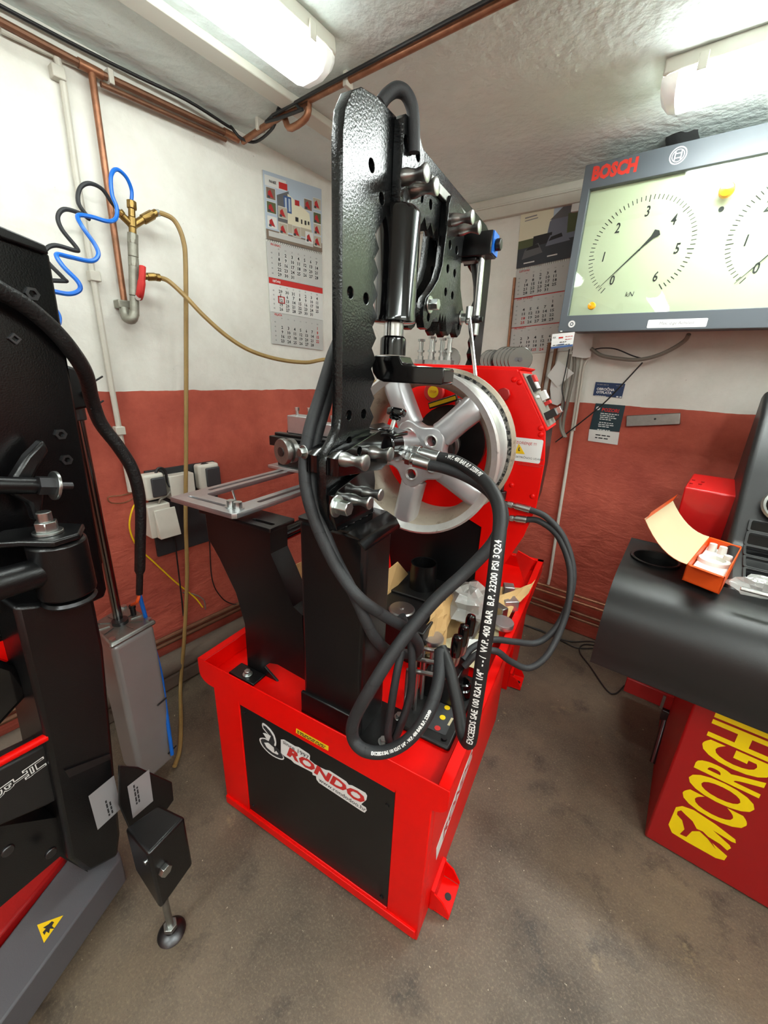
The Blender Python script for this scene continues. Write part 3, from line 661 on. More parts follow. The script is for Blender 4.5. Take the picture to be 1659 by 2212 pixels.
mpart(b, 'console_edge', 'red_paint', bevel=0.001)
b = MB(); b.hexa([cp(0.06, HY + 0.015, 0.006), cp(0.96, HY + 0.015, 0.006), cp(0.96, HY + 0.20, 0.006), cp(0.06, HY + 0.20, 0.006)], [cp(0.06, HY + 0.015, 0.011), cp(0.96, HY + 0.015, 0.011), cp(0.96, HY + 0.20, 0.011), cp(0.06, HY + 0.20, 0.011)])
cpl = mpart(b, 'control_panel', 'cable_grey', bevel=0.001)
def key(t0, t1, y0, y1, h, m, nm):
    b = MB(); b.hexa([cp(t0, HY + y0, 0.011), cp(t1, HY + y0, 0.011), cp(t1, HY + y1, 0.011), cp(t0, HY + y1, 0.011)], [cp(t0, HY + y0, 0.011 + h), cp(t1, HY + y0, 0.011 + h), cp(t1, HY + y1, 0.011 + h), cp(t0, HY + y1, 0.011 + h)])
    return mpart(b, nm, m, cpl, bevel=0.001)
key(0.12, 0.38, 0.03, 0.09, 0.014, 'black_plastic', 'rocker_switch'); key(0.14, 0.25, 0.035, 0.085, 0.022, 'ink_red', 'rocker_switch'); key(0.25, 0.36, 0.035, 0.085, 0.018, 'sticker_white', 'rocker_switch')
key(0.45, 0.49, 0.03, 0.07, 0.006, 'sticker_white', 'name_plate'); key(0.40, 0.55, 0.12, 0.16, 0.02, 'sticker_white', 'push_button'); key(0.58, 0.64, 0.13, 0.17, 0.02, 'ink_red', 'push_button')
key(0.74, 0.86, 0.03, 0.08, 0.035, 'black_plastic', 'selector_knob'); key(0.75, 0.85, 0.05, 0.085, 0.05, 'chrome', 'selector_knob'); key(0.74, 0.86, 0.13, 0.18, 0.03, 'black_plastic', 'selector_knob')
for px, py in ((1110, 820), (1122, 826), (1168, 925), (1168, 939), (1105, 1048), (1150, 1072)):
    p = mY(px, py, HY); mpart(MB().sphere((p.x, p.y, p.z), 0.009, 10, 6, (1, 0.6, 1)), 'dome_screw', 'red_paint')
p = mY(1092, 852, HY); mpart(MB().cyl(p, p + Vector((0, -0.02, 0)), 0.016, n=14).cyl(p + Vector((0, -0.02, 0)), p + Vector((0, -0.035, 0)), 0.022, n=8), 'knob', 'red_dark', bevel=0.003)
# shock warning sticker
c4 = [mY(1108, 948, HY - 0.001), mY(1174, 954, HY - 0.001), mY(1172, 1003, HY - 0.001), mY(1110, 999, HY - 0.001)]
x0_, x1_ = -0.10, c4[1].x; zt_, zb_ = c4[1].z + 0.005, c4[2].z
wsx = plate('shock_warning_sticker', [rrect(x0_, zb_, x1_, zt_, 0.006)], XZ, 0.0003, 'sticker_white', hst, FM @ T(0, HY - 0.0008, 0))
def wtext(s, c, size, m, sx=1.0): 
    p = mY(c[0], c[1], HY - 0.0014); text('sticker_lettering', s, size, axes(p, (1, 0, 0), (0, 0, 1)), m, wsx, FM, sx=sx)
wtext('UPOZORENJE !!!', (1128, 957), 0.013, 'ink_red'); wtext('OD ELEKTRIČNOG UDARA', (1134, 989), 0.0095, 'ink'); pq = mY(1113, 999, HY - 0.0014); print_lines('sticker_print', axes(pq, (1, 0, 0), (0, 0, 1)), [(0.0, 0.095, 0.0, 0.003), (0.01, 0.085, -0.006, 0.003)], 'ink_red', wsx, FM)
t3 = [mY(1121, 958, HY), mY(1134, 981, HY), mY(1112, 979, HY)]
plate('warning_triangle', [[(p.x, p.z) for p in t3]], XZ, 0.0002, 'yellow_sticker', wsx, FM @ T(0, HY - 0.0016, 0))
zz = [(0.3, 0.9), (0.1, 0.1), (0.5, 0.2), (0.2, -0.8), (0.35, -0.1), (-0.15, -0.15), (0.0, 0.9)]
cc = (t3[0] + t3[1] + t3[2]) / 3
plate('lightning_bolt', [[(cc.x - 0.003 + a * 0.011, cc.z + c_ * 0.011) for a, c_ in zz]], XZ, 0.0002, 'ink', wsx, FM @ T(0, HY - 0.0022, 0))
# emergency stop, yellow striped lever, lower black chest, gusset
p = mY(947, 846, HY); b = MB(); b.cyl((p.x, HY, p.z), (p.x, HY - 0.03, p.z), 0.026, n=20).cyl((p.x, HY - 0.03, p.z), (p.x, HY - 0.05, p.z), 0.036, n=24); es = mpart(b, 'emergency_stop', 'ink_red', bevel=0.004)
mpart(MB().cyl((p.x, HY - 0.0505, p.z), (p.x, HY - 0.051, p.z), 0.02, n=24), 'stop_disc', 'yellow_sticker', es); text('stop_lettering', 'STOP', 0.011, axes((p.x, HY - 0.0518, p.z), (1, 0, 0), (0, 0, 1)), 'ink_red', es, FM)
a_ = mY(927, 877, HY - 0.06); c_ = mY(988, 858, HY - 0.06); d_ = (c_ - a_)
b = MB(); b.obox((a_ + c_) / 2, (d_, (0, 1, 0), d_.cross(Vector((0, 1, 0)))), (d_.length / 2, 0.006, 0.011)); lv = mpart(b, 'lever_bar', 'black_plastic', bevel=0.002)
b = MB(); b.obox((a_ + c_) / 2 + Vector((0, -0.0065, 0.0)), (d_, (0, 1, 0), d_.cross(Vector((0, 1, 0)))), (d_.length / 2 - 0.004, 0.001, 0.006)); mpart(b, 'yellow_stripe', 'yellow_sticker', lv)
bolt('bolt', mY(992, 870, HY - 0.05), (0, -1, 0), 0.010, 0.012, 'zinc', MCH, FM)
g = [mY(1119, 1190, 0.95), mY(1155, 1211, 0.95), mY(1131, 1255, 0.95), mY(1114, 1200, 0.95)]
b = MB(); b.prism([(p.x, p.z) for p in g], 'y', 0.95, 0.958); mpart(b, 'gusset', 'red_paint')
# spindle behind the wheel
WX, WZ = -0.292, 1.275
b = MB(); b.lathe([(0.062, 0.0), (0.062, 0.02), (0.05, 0.022), (0.05, 0.03), (0.056, 0.032), (0.056, 0.04), (0.05, 0.042), (0.05, 0.05), (0.056, 0.052), (0.056, 0.06), (0.045, 0.062), (0.045, 0.12)], (WX, 0.60, WZ), (0, 1, 0), 28); mpart(b, 'spindle', 'steel')
b = MB(); b.lathe([(0.05, 0), (0.13, 0.005), (0.13, 0.03), (0.05, 0.035)], (WX, 0.70, WZ), (0, 1, 0), 32); mpart(b, 'spindle_flange', 'black_paint')
# rollers and clamp bolts on the headstock top
def roller_set(x, y, n, r, pitch):
    for k in range(n):
        b = MB(); b.lathe([(0.006, 0), (r * 0.96, 0.001), (r, 0.004), (r, 0.012), (r * 0.96, 0.014)], (x + pitch * k, y, 1.536 + r * 0.62), (0.35, -0.93, 0), 24)
        o = mpart(b, 'roller_disc', 'dark_chrome'); mpart(MB().lathe([(0.004, 0), (0.007, 0.002), (0.007, 0.005)], (x + pitch * k + 0.005, y - 0.0145, 1.536 + r * 0.62), (0.35, -0.93, 0), 10), 'hub_screw', 'dark_steel', o)
roller_set(-0.372, 0.86, 1, 0.038, 0.02); roller_set(-0.235, 0.90, 4, 0.036, 0.014); roller_set(-0.172, 0.86, 5, 0.041, 0.013)
def clamp_bolt(x, y, h):
    b = MB(); b.box((x - 0.016, y - 0.016, 1.536), (x + 0.016, y + 0.016, 1.552)); b.cyl((x, y, 1.552), (x, y, 1.565), 0.011, n=6); b.cyl((x, y, 1.565), (x, y, 1.58 + h), 0.008, n=12)
    b.cyl((x, y, 1.578), (x, y, 1.585), 0.013, n=14); b.cyl((x, y, 1.58 + h), (x, y, 1.588 + h), 0.013, n=6); return mpart(b, 'clamp_bolt', 'zinc')
for x, y, h in ((-0.475, 0.82, 0.035), (-0.445, 0.86, 0.036), (-0.425, 0.80, 0.042), (-0.395, 0.83, 0.04), (-0.36, 0.81, 0.045)): clamp_bolt(x, y, h)
# --- left support leg: shaped black plate with rolled edge, slotted head, aluminium slide rails, lathe carriage
lo = [(442, 1103), (450, 1164), (474, 1207), (509.5, 1281), (528.5, 1348), (535, 1441)]; ro = [(581, 1142), (583, 1196), (604.5, 1245), (631.6, 1310), (652, 1329)]
L_ = [mY(x, y, 0.10) for x, y in lo]; R_ = [mY(x, y, 0.10) for x, y in ro]
poly = [(p.x, p.z) for p in L_] + [(-0.575, TF)] + [(-0.57 + 0.07 * math.cos(a), TF + 0.07 * math.sin(a)) for a in (2.6, 2.1, 1.6)] + [(-0.46, TF + 0.06)] + [(p.x, p.z) for p in R_[::-1]]
b = MB(); b.prism(poly, 'y', 0.10, 0.108); leg = mpart(b, 'support_leg', 'black_paint', bevel=0.0015)
b = MB()
for i in range(len(R_) - 1):
    p, q = R_[i], R_[i + 1]; b.hexa([(p.x - 0.003, 0.10, p.z), (p.x + 0.003, 0.10, p.z), (p.x + 0.003, 0.17, p.z), (p.x - 0.003, 0.17, p.z)], [(q.x - 0.003, 0.10, q.z), (q.x + 0.003, 0.10, q.z), (q.x + 0.003, 0.17, q.z), (q.x - 0.003, 0.17, q.z)])
mpart(b, 'leg_flange', 'black_paint')
b = MB(); b.box((-0.735, 0.045, TF), (-0.625, 0.10, TF + 0.008)); lf = mpart(b, 'leg_foot', 'black_paint', bevel=0.003); bolt('bolt', (-0.675, 0.07, TF + 0.008), (0, 0, 1), 0.0105, 0.012, 'zinc', MCH, FM)
lz = L_[0].z
plate('slotted_head', [rrect(-0.835, 0.075, -0.545, 0.175, 0.006), rrect(-0.64, 0.098, -0.56, 0.112, 0.006)], T(0, 0, lz + 0.008), 0.006, 'black_paint', MCH, FM, bevel=0.001)
rz = 1.115
plate('slide_frame', [[(-0.915, 0.045), (-0.655, 0.045), (-0.645, 0.055), (-0.645, 1.05), (-0.705, 1.05), (-0.705, 0.135), (-0.715, 0.125), (-0.85, 0.125), (-0.86, 0.135), (-0.86, 1.05), (-0.915, 1.05)],
      rrect(-0.682, 0.16, -0.666, 0.98, 0.006), rrect(-0.896, 0.16, -0.88, 0.98, 0.006), rrect(-0.88, 0.076, -0.72, 0.09, 0.006)], T(0, 0, rz), 0.0075, 'alu', MCH, FM, bevel=0.001)
for x, y in ((-0.70, 0.085), (-0.673, 0.085)):
    b = MB(); b.cyl((x, y, rz + 0.0075), (x, y, rz + 0.011), 0.017, n=16).cyl((x, y, rz + 0.011), (x, y, rz + 0.028), 0.012, n=12); mpart(b, 'cap_screw', 'zinc')
mpart(MB().cyl((-0.72, 0.12, rz + 0.008), (-0.725, 0.115, rz + 0.045), 0.003, n=8), 'stud', 'zinc')
mpart(MB().cyl((-0.60, 0.11, 1.03), (-0.60, 1.0, 1.03), 0.022, n=14), 'slide_bar', 'black_gloss')
b = MB(); b.box((-0.965, 0.50, rz + 0.0075), (-0.66, 0.68, rz + 0.02)); mpart(b, 'saddle_plate', 'alu', bevel=0.002)
b = MB(); b.box((-0.93, 0.52, rz + 0.02), (-0.70, 0.66, 1.215)); b.box((-0.95, 0.50, 1.215), (-0.68, 0.69, 1.252)); b.box((-0.95, 0.53, 1.252), (-0.68, 0.56, 1.262)); b.box((-0.95, 0.60, 1.252), (-0.68, 0.66, 1.262))
mpart(b, 'cross_slide', 'black_paint', bevel=0.003)
p = mY(607, 976, 0.42); b = MB(); b.lathe([(0.012, 0.0), (0.045, 0.0), (0.047, 0.004), (0.047, 0.016), (0.035, 0.018), (0.035, 0.03), (0.044, 0.032), (0.044, 0.05), (0.02, 0.052), (0.02, 0.11)], p, (0.25, 1, 0), 32)
hw = mpart(b, 'hand_wheel', 'steel_dull'); mpart(MB().lathe([(0.0, -0.004), (0.017, -0.003), (0.017, 0.0005)], p, (0.25, 1, 0), 20), 'wheel_cap', 'dark_steel', hw)
p0, p1 = mY(633, 940, 0.56), mY(672, 912, 0.56)
b = MB(); b.box((-0.90, 0.55, 1.262), (-0.80, 0.62, 1.33)); tp = mpart(b, 'tool_post', 'alu', bevel=0.003)
b = MB(); b.box((-0.785, 0.57, 1.262), (-0.70, 0.63, 1.31)); mpart(b, 'tool_holder', 'alu', bevel=0.003)
for x, y, z in ((-0.87, 0.575, 1.33), (-0.83, 0.60, 1.33), (-0.76, 0.60, 1.31), (-0.72, 0.60, 1.31)):
    mpart(MB().cyl((x, y, z), (x, y, z + 0.018), 0.006, n=8).cyl((x, y, z + 0.018), (x, y, z + 0.03), 0.009, n=6), 'clamp_screw', 'zinc', tp)
# --- hydraulic ram on the wheel hub (horizontal), black clamp collar with hex knob
b = MB(); b.lathe([(0.034, 0), (0.040, 0.004), (0.040, 0.095), (0.036, 0.099), (0.02, 0.10), (0.02, 0.15)], (-0.294, 0.262, 1.324), (0, 1, -0.10), 28); mpart(b, 'hub_ram', 'alu')
b = MB(); b.cyl((-0.294, 0.20, 1.330), (-0.294, 0.262, 1.326), 0.043, n=24); mpart(b, 'ram_collar', 'black_gloss', bevel=0.004)
b = MB(); b.hexa([(-0.335, 0.19, 1.366), (-0.25, 0.20, 1.352), (-0.25, 0.275, 1.352), (-0.335, 0.29, 1.366)], [(-0.335, 0.19, 1.376), (-0.25, 0.20, 1.362), (-0.25, 0.275, 1.362), (-0.335, 0.29, 1.376)]); mpart(b, 'clamp_plate', 'black_gloss', bevel=0.003)
b = MB(); b.cyl((-0.295, 0.265, 1.36), (-0.292, 0.278, 1.392), 0.006, n=10); mpart(b, 'knob_stem', 'zinc')
b = MB(); b.cyl((-0.292, 0.276, 1.386), (-0.291, 0.28, 1.398), 0.016, n=12); b.cyl((-0.291, 0.28, 1.396), (-0.290, 0.284, 1.416), 0.027, n=6); mpart(b, 'clamp_knob', 'black_gloss', bevel=0.006)
# --- valve block in the right front of the tray: plate, levers, sleeve
b = MB(); b.box((-0.175, 0.142, TF), (-0.012, 0.44, TF + 0.014)); vb = mpart(b, 'valve_plate', 'black_panel', bevel=0.008)
b = MB(); b.cyl((-0.035, 0.165, TF + 0.0145), (-0.035, 0.165, TF + 0.020), 0.008, n=12); mpart(b, 'plate_screw', 'black_plastic', vb)
q = [mZ(923, 1572, TF + 0.0152), mZ(962, 1589, TF + 0.0152), mZ(989, 1533, TF + 0.0152), mZ(951, 1517, TF + 0.0152)]
lb = mpart(MB().quad(*q), 'valve_label', 'grey_plastic', vb, smooth=False)
for px, py, m in ((966, 1529, 'yellow_sticker'), (956, 1550, 'yellow_sticker'), (945, 1573, 'ink_red')):
    p = mZ(px, py, TF + 0.016); mpart(MB().cyl(p, p + Vector((0, 0, 0.001)), 0.0085, n=16), 'label_dot', m, vb)
q = [mZ(966, 1566, TF + 0.0158), mZ(971, 1568, TF + 0.0158), mZ(980, 1552, TF + 0.0158), mZ(975, 1550, TF + 0.0158)]
mpart(MB().quad(*q), 'label_mark', 'card_light', vb, smooth=False)
for px, py in ((917, 1560), (928, 1538), (940, 1518)):
    p = mZ(px, py, TF + 0.0145); mpart(MB().cyl(p, p + Vector((0, 0, 0.002)), 0.011, n=16), 'slot_mouth', 'black_gloss', vb)
mpart(MB().box((-0.15, 0.28, TF + 0.014), (-0.05, 0.42, 0.66)), 'valve_body', 'black_paint', bevel=0.004)
def lever(x, y, k):
    z = 0.70 + 0.006 * k
    pts = [(x - 0.085, y, TF + 0.012), (x - 0.085, y, z - 0.015), (x - 0.080, y, z - 0.003), (x - 0.070, y, z), (x + 0.012, y + 0.01, z + 0.01), (x + 0.026, y + 0.012, z + 0.014), (x + 0.034, y + 0.014, z + 0.03), (x + 0.040, y + 0.02, z + 0.10)]
    o = mpart(MB().tube(pts, 0.0068, 10, 3), 'lever', 'steel')
    b = MB(); b.lathe([(0.0, 0.0), (0.013, 0.001), (0.015, 0.012), (0.015, 0.052), (0.012, 0.062), (0.0, 0.066)], (x + 0.040, y + 0.02, z + 0.085), (0.02, 0.03, 1), 16); mpart(b, 'lever_grip', 'black_gloss', o)
    mpart(MB().tube([(x - 0.058, y + 0.004, TF + 0.012), (x - 0.058, y + 0.004, z - 0.004)], 0.006, 8, 1), 'lever_rod', 'steel', o)
for k, (x, y) in enumerate(((-0.092, 0.215), (-0.090, 0.262), (-0.086, 0.31))): lever(x, y, k)
b = MB(); b.lathe([(0.026, 0), (0.026, 0.03), (0.022, 0.034), (0.022, 0.05), (0.016, 0.052), (0.016, 0.03)], (-0.045, 0.345, TF + 0.014), (0, 0, 1), 20); mpart(b, 'valve_cap', 'black_gloss')
# --- hydraulic tank with filler cap and tool ring
b = MB(); b.box((-0.43, 0.40, TF), (-0.21, 0.74, 0.69)); b.box((-0.44, 0.58, 0.69), (-0.20, 0.76, 0.70)); mpart(b, 'hydraulic_tank', 'black_panel', bevel=0.004)
b = MB(); b.lathe([(0.0, 0.0), (0.046, 0.0), (0.048, 0.004), (0.044, 0.009), (0.008, 0.010), (0.007, 0.014), (0.0, 0.014)], mZ(868, 1318, 0.69), (0, 0, 1), 28); mpart(b, 'filler_cap', 'steel')
# ================================================================== alloy wheel on the spindle
WH = root('alloy_wheel', 'silver five spoke alloy wheel without tyre, clamped in the red machine', 'wheel', (WX, 0.52, WZ - 0.247), FM)
WY = 0.42
def wpart(b, name, m, **k): return b.build(name, m, WH, FM, **k)
b = MB()
prof = [(0.222, 0.012), (0.232, 0.006), (0.241, 0.000), (0.247, 0.003), (0.247, 0.010), (0.234, 0.014), (0.226, 0.018), (0.222, 0.035), (0.218, 0.05), (0.203, 0.065), (0.200, 0.09), (0.206, 0.105), (0.212, 0.118), (0.2215, 0.150), (0.2225, 0.165), (0.229, 0.172), (0.2225, 0.176)]
b.lathe(prof, (WX, WY, WZ), (0, 1, 0), 72, cap=False)
wpart(b, 'outer_barrel', 'alu_rim', ang=0.7)
b = MB(); b.lathe([(0.2225, 0.176), (0.2235, 0.182), (0.2255, 0.190), (0.2285, 0.196), (0.236, 0.198)], (WX, WY, WZ), (0, 1, 0), 72, cap=False); wpart(b, 'bead_seat', 'bead_dirt', label='dirty tyre bead seat')
b = MB(); b.lathe([(0.236, 0.198), (0.247, 0.202), (0.248, 0.210), (0.243, 0.214), (0.232, 0.210), (0.214, 0.205), (0.206, 0.17), (0.202, 0.12), (0.196, 0.10), (0.194, 0.07), (0.205, 0.045), (0.212, 0.03), (0.222, 0.012)], (WX, WY, WZ), (0, 1, 0), 72, cap=False); wpart(b, 'inner_barrel', 'rim_inside', ang=0.7)
ANG = [math.radians(a) for a in (44, -28, -100, 116, 188)]
LUG = [math.radians(a) for a in (45, -36, -103, 112, 184)]
# hub disc with lug holes
loops = [[], circle(0, 0, 0.030, 20)]
for i in range(60):
    a = 2 * math.pi * i / 60; r = 0.094 + 0.012 * math.cos(5 * (a - ANG[0])); loops[0].append((r * math.cos(a), r * math.sin(a)))
for a in ANG: loops.append(circle(0.0625 * math.cos(a), 0.0625 * math.sin(a), 0.0165, 18))
me = plate_mesh(loops, 0.026, 0.005, 2); me.transform(Matrix.Translation((WX, WY + 0.031, WZ)) @ XZ); mesh_obj('hub_disc', me, 'alu_paint', WH, FM, True)
for a in ANG:
    c = (WX + 0.0625 * math.cos(a), 0, WZ + 0.0625 * math.sin(a))
    b = MB(); b.lathe([(0.0150, 0.004), (0.0205, 0.0), (0.0205, -0.004), (0.0170, -0.005)], (c[0], WY + 0.0065, c[2]), (0, 1, 0), 20, cap=False); wpart(b, 'lug_seat', 'alu_rim')
wpart(MB().cyl((WX, WY + 0.055, WZ), (WX, WY + 0.12, WZ), 0.052, 0.075, n=32), 'hub_back', 'dark_steel')
for a in ANG:
    d = Vector((math.cos(a), 0, math.sin(a))); t = Vector((-math.sin(a), 0, math.cos(a))); n_ = Vector((0, 1, 0)); vs = []
    secs = [(0.086, 0.040, 0.026, 0.008, 0.055), (0.105, 0.037, 0.024, 0.004, 0.06), (0.15, 0.036, 0.022, 0.001, 0.06), (0.20, 0.038, 0.022, 0.003, 0.055), (0.226, 0.041, 0.024, 0.010, 0.05)]
    for r, wd, wf, f, bk in secs:
        for u, y in ((-wd, bk), (-wd * 0.98, f + 0.022), (-wf, f + 0.003), (0, f), (wf, f + 0.003), (wd * 0.98, f + 0.022), (wd, bk)):
            vs.append(Vector((WX, WY, WZ)) + d * r + t * u * 1.0 + n_ * y)
    m_ = 7; fs = [(i * m_ + j, i * m_ + j + 1, (i + 1) * m_ + j + 1, (i + 1) * m_ + j) for i in range(len(secs) - 1) for j in range(m_ - 1)]
    fs += [(i * m_ + m_ - 1, i * m_, (i + 1) * m_, (i + 1) * m_ + m_ - 1) for i in range(len(secs) - 1)]
    fs += [tuple(range(m_))[::-1], tuple(range((len(secs) - 1) * m_, len(secs) * m_))]
    o = wpart(MB().add(vs, fs), 'spoke', 'alu_paint', ang=0.9)
    bv = o.modifiers.new('bevel', 'BEVEL'); bv.width = 0.006; bv.segments = 3; bv.limit_method = 'ANGLE'; bv.angle_limit = 0.5
# ================================================================== hydraulic ram pressing on the rim
RM_ = root('hydraulic_ram', 'upright glossy black hydraulic cylinder with an L-shaped foot pressing on the wheel rim', 'hydraulic cylinder', (-0.295, 0.255, 1.475), FM)
def rpart(b, name, m, **k): return b.build(name, m, RM_, FM, **k)
rc = (-0.295, 0.255)
b = MB(); b.lathe([(0.040, 1.835), (0.046, 1.83), (0.0485, 1.822), (0.0485, 1.625), (0.0495, 1.622), (0.0495, 1.613), (0.045, 1.610)], (rc[0], rc[1], 0), (0, 0, 1), 32); rpart(b, 'cylinder', 'black_gloss')
b = MB(); b.lathe([(0.022, 1.835), (0.024, 1.855), (0.018, 1.87)], (rc[0], rc[1], 0), (0, 0, 1), 16); rpart(b, 'eye', 'black_paint')
b = MB(); b.cyl((rc[0], rc[1], 1.612), (rc[0], rc[1], 1.56), 0.023, n=24); rpart(b, 'piston_rod', 'chrome')
b = MB(); b.lathe([(0.024, 1.582), (0.030, 1.577), (0.031, 1.57), (0.031, 1.54)], (rc[0], rc[1], 0), (0, 0, 1), 24); rpart(b, 'socket', 'black_gloss')
zt, zb = mY(900, 792, 0.225).z, mY(900, 829, 0.225).z
b = MB(); b.prism([(-0.330, zb + 0.02), (-0.318, zb + 0.006), (-0.300, zb), (-0.152, zb), (-0.148, zb + 0.004), (-0.148, zt - 0.004), (-0.152, zt), (-0.238, zt), (-0.252, zt + 0.006), (-0.262, zt + 0.022), (-0.326, zt + 0.022), (-0.334, zt)], 'y', 0.222, 0.288); rpart(b, 'press_foot', 'black_gloss', bevel=0.006, seg=3)
# ================================================================== magnetic stand with chrome rods clamped on the arch
MG = root('magnetic_stand', 'black magnetic base with blue plate and two jointed chrome rods on the arch', 'tool', (-0.25, 0.80, 1.87), FM)
def gpart(b, name, m, **k): return b.build(name, m, MG, FM, **k)
b = MB(); b.box((-0.30, 0.665, 1.838), (-0.205, 0.725, 1.90)); b.box((-0.299, 0.675, 1.828), (-0.25, 0.715, 1.838)); gpart(b, 'magnet_block', 'black_paint', bevel=0.003)
b = MB(); b.box((-0.205, 0.667, 1.842), (-0.201, 0.723, 1.898)); gpart(b, 'blue_face', 'hose_blue')
b = MB(); b.cyl((-0.201, 0.695, 1.868), (-0.185, 0.695, 1.868), 0.016, n=14); gpart(b, 'switch_knob', 'black_plastic', bevel=0.003)
j1 = mY(1029, 690, 0.69)
b = MB(); b.cyl((mY(1041, 555, 0.69)), j1, 0.0095, n=12); gpart(b, 'rod', 'chrome')
b = MB(); b.cyl(j1 + Vector((-0.03, 0, 0.0)), j1 + Vector((0.02, 0, 0)), 0.008, n=10).sphere(j1, 0.014); gpart(b, 'joint', 'black_plastic')
b = MB(); b.cyl(j1 + Vector((0, 0, -0.012)), j1 + Vector((0, 0, -0.045)), 0.011, n=12); gpart(b, 'joint_end', 'zinc')
j2 = mY(1013, 678, 0.66)
b = MB(); b.cyl(j2, mY(1027, 812, 0.62), 0.006, n=10); gpart(b, 'rod', 'chrome')
b = MB(); b.cyl(j2 + Vector((0, 0, 0.02)), j2 + Vector((0, 0, -0.012)), 0.010, n=10).sphere(j2 + Vector((0.0, 0, -0.02)), 0.011); gpart(b, 'swivel', 'zinc')
a_ = mY(1026, 565, 0.80); c_ = mY(1030, 620, 0.80)
b = MB(); b.cyl(a_, c_, 0.016, 0.010, n=14).cyl(c_, mY(1026, 690, 0.80), 0.009, n=10); gpart(b, 'stem', 'black_plastic')
# ================================================================== hydraulic hoses
def hose(label, pts, r, fit=None, m='rubber', rings=0, n=12, pre=()):
    P = [Vector(q) for q in pre] + [mY(x, y, v) for x, y, v in pts]
    rt = root('hydraulic_hose', label, 'hose', P[-1], FM, group=None)
    o = MB().tube(P, r, n, 8).build('hose_body', m, rt, FM)
    if fit:
        a, c_ = [mY(*q) for q in fit]; d = (c_ - a); b = MB()
        b.cyl(a, a + d * 0.12, r * 0.7, n=10).cyl(a + d * 0.1, a + d * 0.3, r * 1.15, n=6).cyl(a + d * 0.3, a + d * 0.42, r * 0.95, n=12).cyl(a + d * 0.42, c_, r * 1.22, n=14)
        b.build('hose_fitting', 'zinc', rt, FM, bevel=0.0008, seg=1)
    if rings:                                      # taped joints of the spiral wrap
        Q = catmull(P, 8); fr_ = frames(Q)
        for i in range(6, len(Q) - 4, max(len(Q) // rings, 3)):
            p, t, u, v = fr_[i]; b = MB(); tt = (t + u * 0.35).normalized()
            b.lathe([(r * 1.035, -0.0008), (r * 1.045, 0.0), (r * 1.035, 0.0008)], p, tt, 14, cap=False); b.build('wrap_seam', 'rubber_dark', rt, FM)
    return rt, P
HR = 0.0135
hose('thick black hose down the left of the arch and column, outer of two', [(740, 700, 0.16), (716, 775, 0.12), (690, 860, 0.08), (668, 930, 0.04), (658, 1000, 0.01), (664, 1070, -0.005), (690, 1150, -0.005), (730, 1230, 0.0), (775, 1290, 0.0), (830, 1330, 0.05), (880, 1360, 0.12), (905, 1395, 0.18), (890, 1420, 0.22)], HR, rings=11, pre=[(-0.332, 0.135, 1.90), (-0.350, 0.125, 1.84), (-0.350, 0.120, 1.72)])
hose('thick black hose down the left of the arch and column, inner of two', [(744, 720, 0.17), (724, 800, 0.135), (702, 880, 0.095), (680, 960, 0.055), (674, 1030, 0.02), (688, 1110, 0.01), (722, 1200, 0.012), (768, 1290, 0.012), (805, 1370, 0.03), (838, 1405, 0.10), (870, 1412, 0.18), (905, 1415, 0.24)], HR, rings=11, pre=[(-0.332, 0.175, 1.90), (-0.350, 0.165, 1.84), (-0.350, 0.158, 1.72)])
h1, P1 = hose('wrapped black hose from the wheel hub ram looping over the front of the tray', [(925, 1003, 0.30), (965, 1012, 0.30), (1015, 1032, 0.29), (1062, 1066, 0.28), (1085, 1112, 0.27), (1068, 1168, 0.25), (1010, 1232, 0.20), (935, 1302, 0.13), (862, 1392, 0.05), (802, 1485, -0.01), (766, 1552, -0.025), (762, 1592, -0.025), (786, 1620, -0.025), (832, 1624, -0.005), (882, 1598, 0.02), (925, 1540, 0.06), (947, 1470, 0.12), (951, 1405, 0.18)], 0.0155, ((872, 987, 0.29), (928, 1003, 0.30)), rings=10)
h2, P2 = hose('straight black hose with white lettering hanging from the hub ram to the tray corner', [(945, 988, 0.31), (985, 997, 0.30), (1032, 1026, 0.27), (1064, 1062, 0.23), (1080, 1112, 0.19), (1073, 1200, 0.13), (1058, 1320, 0.09), (1040, 1440, 0.07), (1024, 1545, 0.06), (1014, 1602, 0.06), (1000, 1585, 0.08), (990, 1530, 0.11), (972, 1450, 0.15), (953, 1400, 0.19)], 0.0155, ((888, 972, 0.31), (948, 989, 0.31)), m='rubber_dark')
hose('slim black hose arcing out from the headstock to the tray, upper of two', [(1140, 1099, 0.74), (1180, 1117, 0.74), (1218, 1162, 0.73), (1238, 1232, 0.70), (1228, 1302, 0.66), (1200, 1357, 0.62), (1160, 1388, 0.58), (1110, 1386, 0.52), (1062, 1382, 0.46), (1020, 1400, 0.40), (1000, 1425, 0.36)], 0.0105, ((1092, 1087, 0.745), (1145, 1101, 0.74)))
hose('slim black hose arcing out from the headstock to the tray, lower of two', [(1132, 1122, 0.74), (1165, 1126, 0.74), (1205, 1158, 0.73), (1230, 1222, 0.70), (1230, 1290, 0.66), (1214, 1352, 0.62), (1182, 1415, 0.55), (1142, 1443, 0.50), (1102, 1428, 0.46), (1070, 1406, 0.42), (1032, 1412, 0.38), (1002, 1440, 0.35)], 0.0105, ((1098, 1118, 0.745), (1138, 1123, 0.74)))
hose('short black hose arching over the top of the arch plate', [(822, 224, 0.20), (836, 206, 0.21), (856, 194, 0.225), (876, 202, 0.24), (890, 232, 0.25), (894, 275, 0.255), (894, 330, 0.26)], 0.0125)
hose('slim black hose dropping behind the big hose loop at the column foot', [(868, 1405, 0.16), (858, 1450, 0.13), (846, 1520, 0.10), (838, 1580, 0.08), (842, 1606, 0.08)], 0.0105)
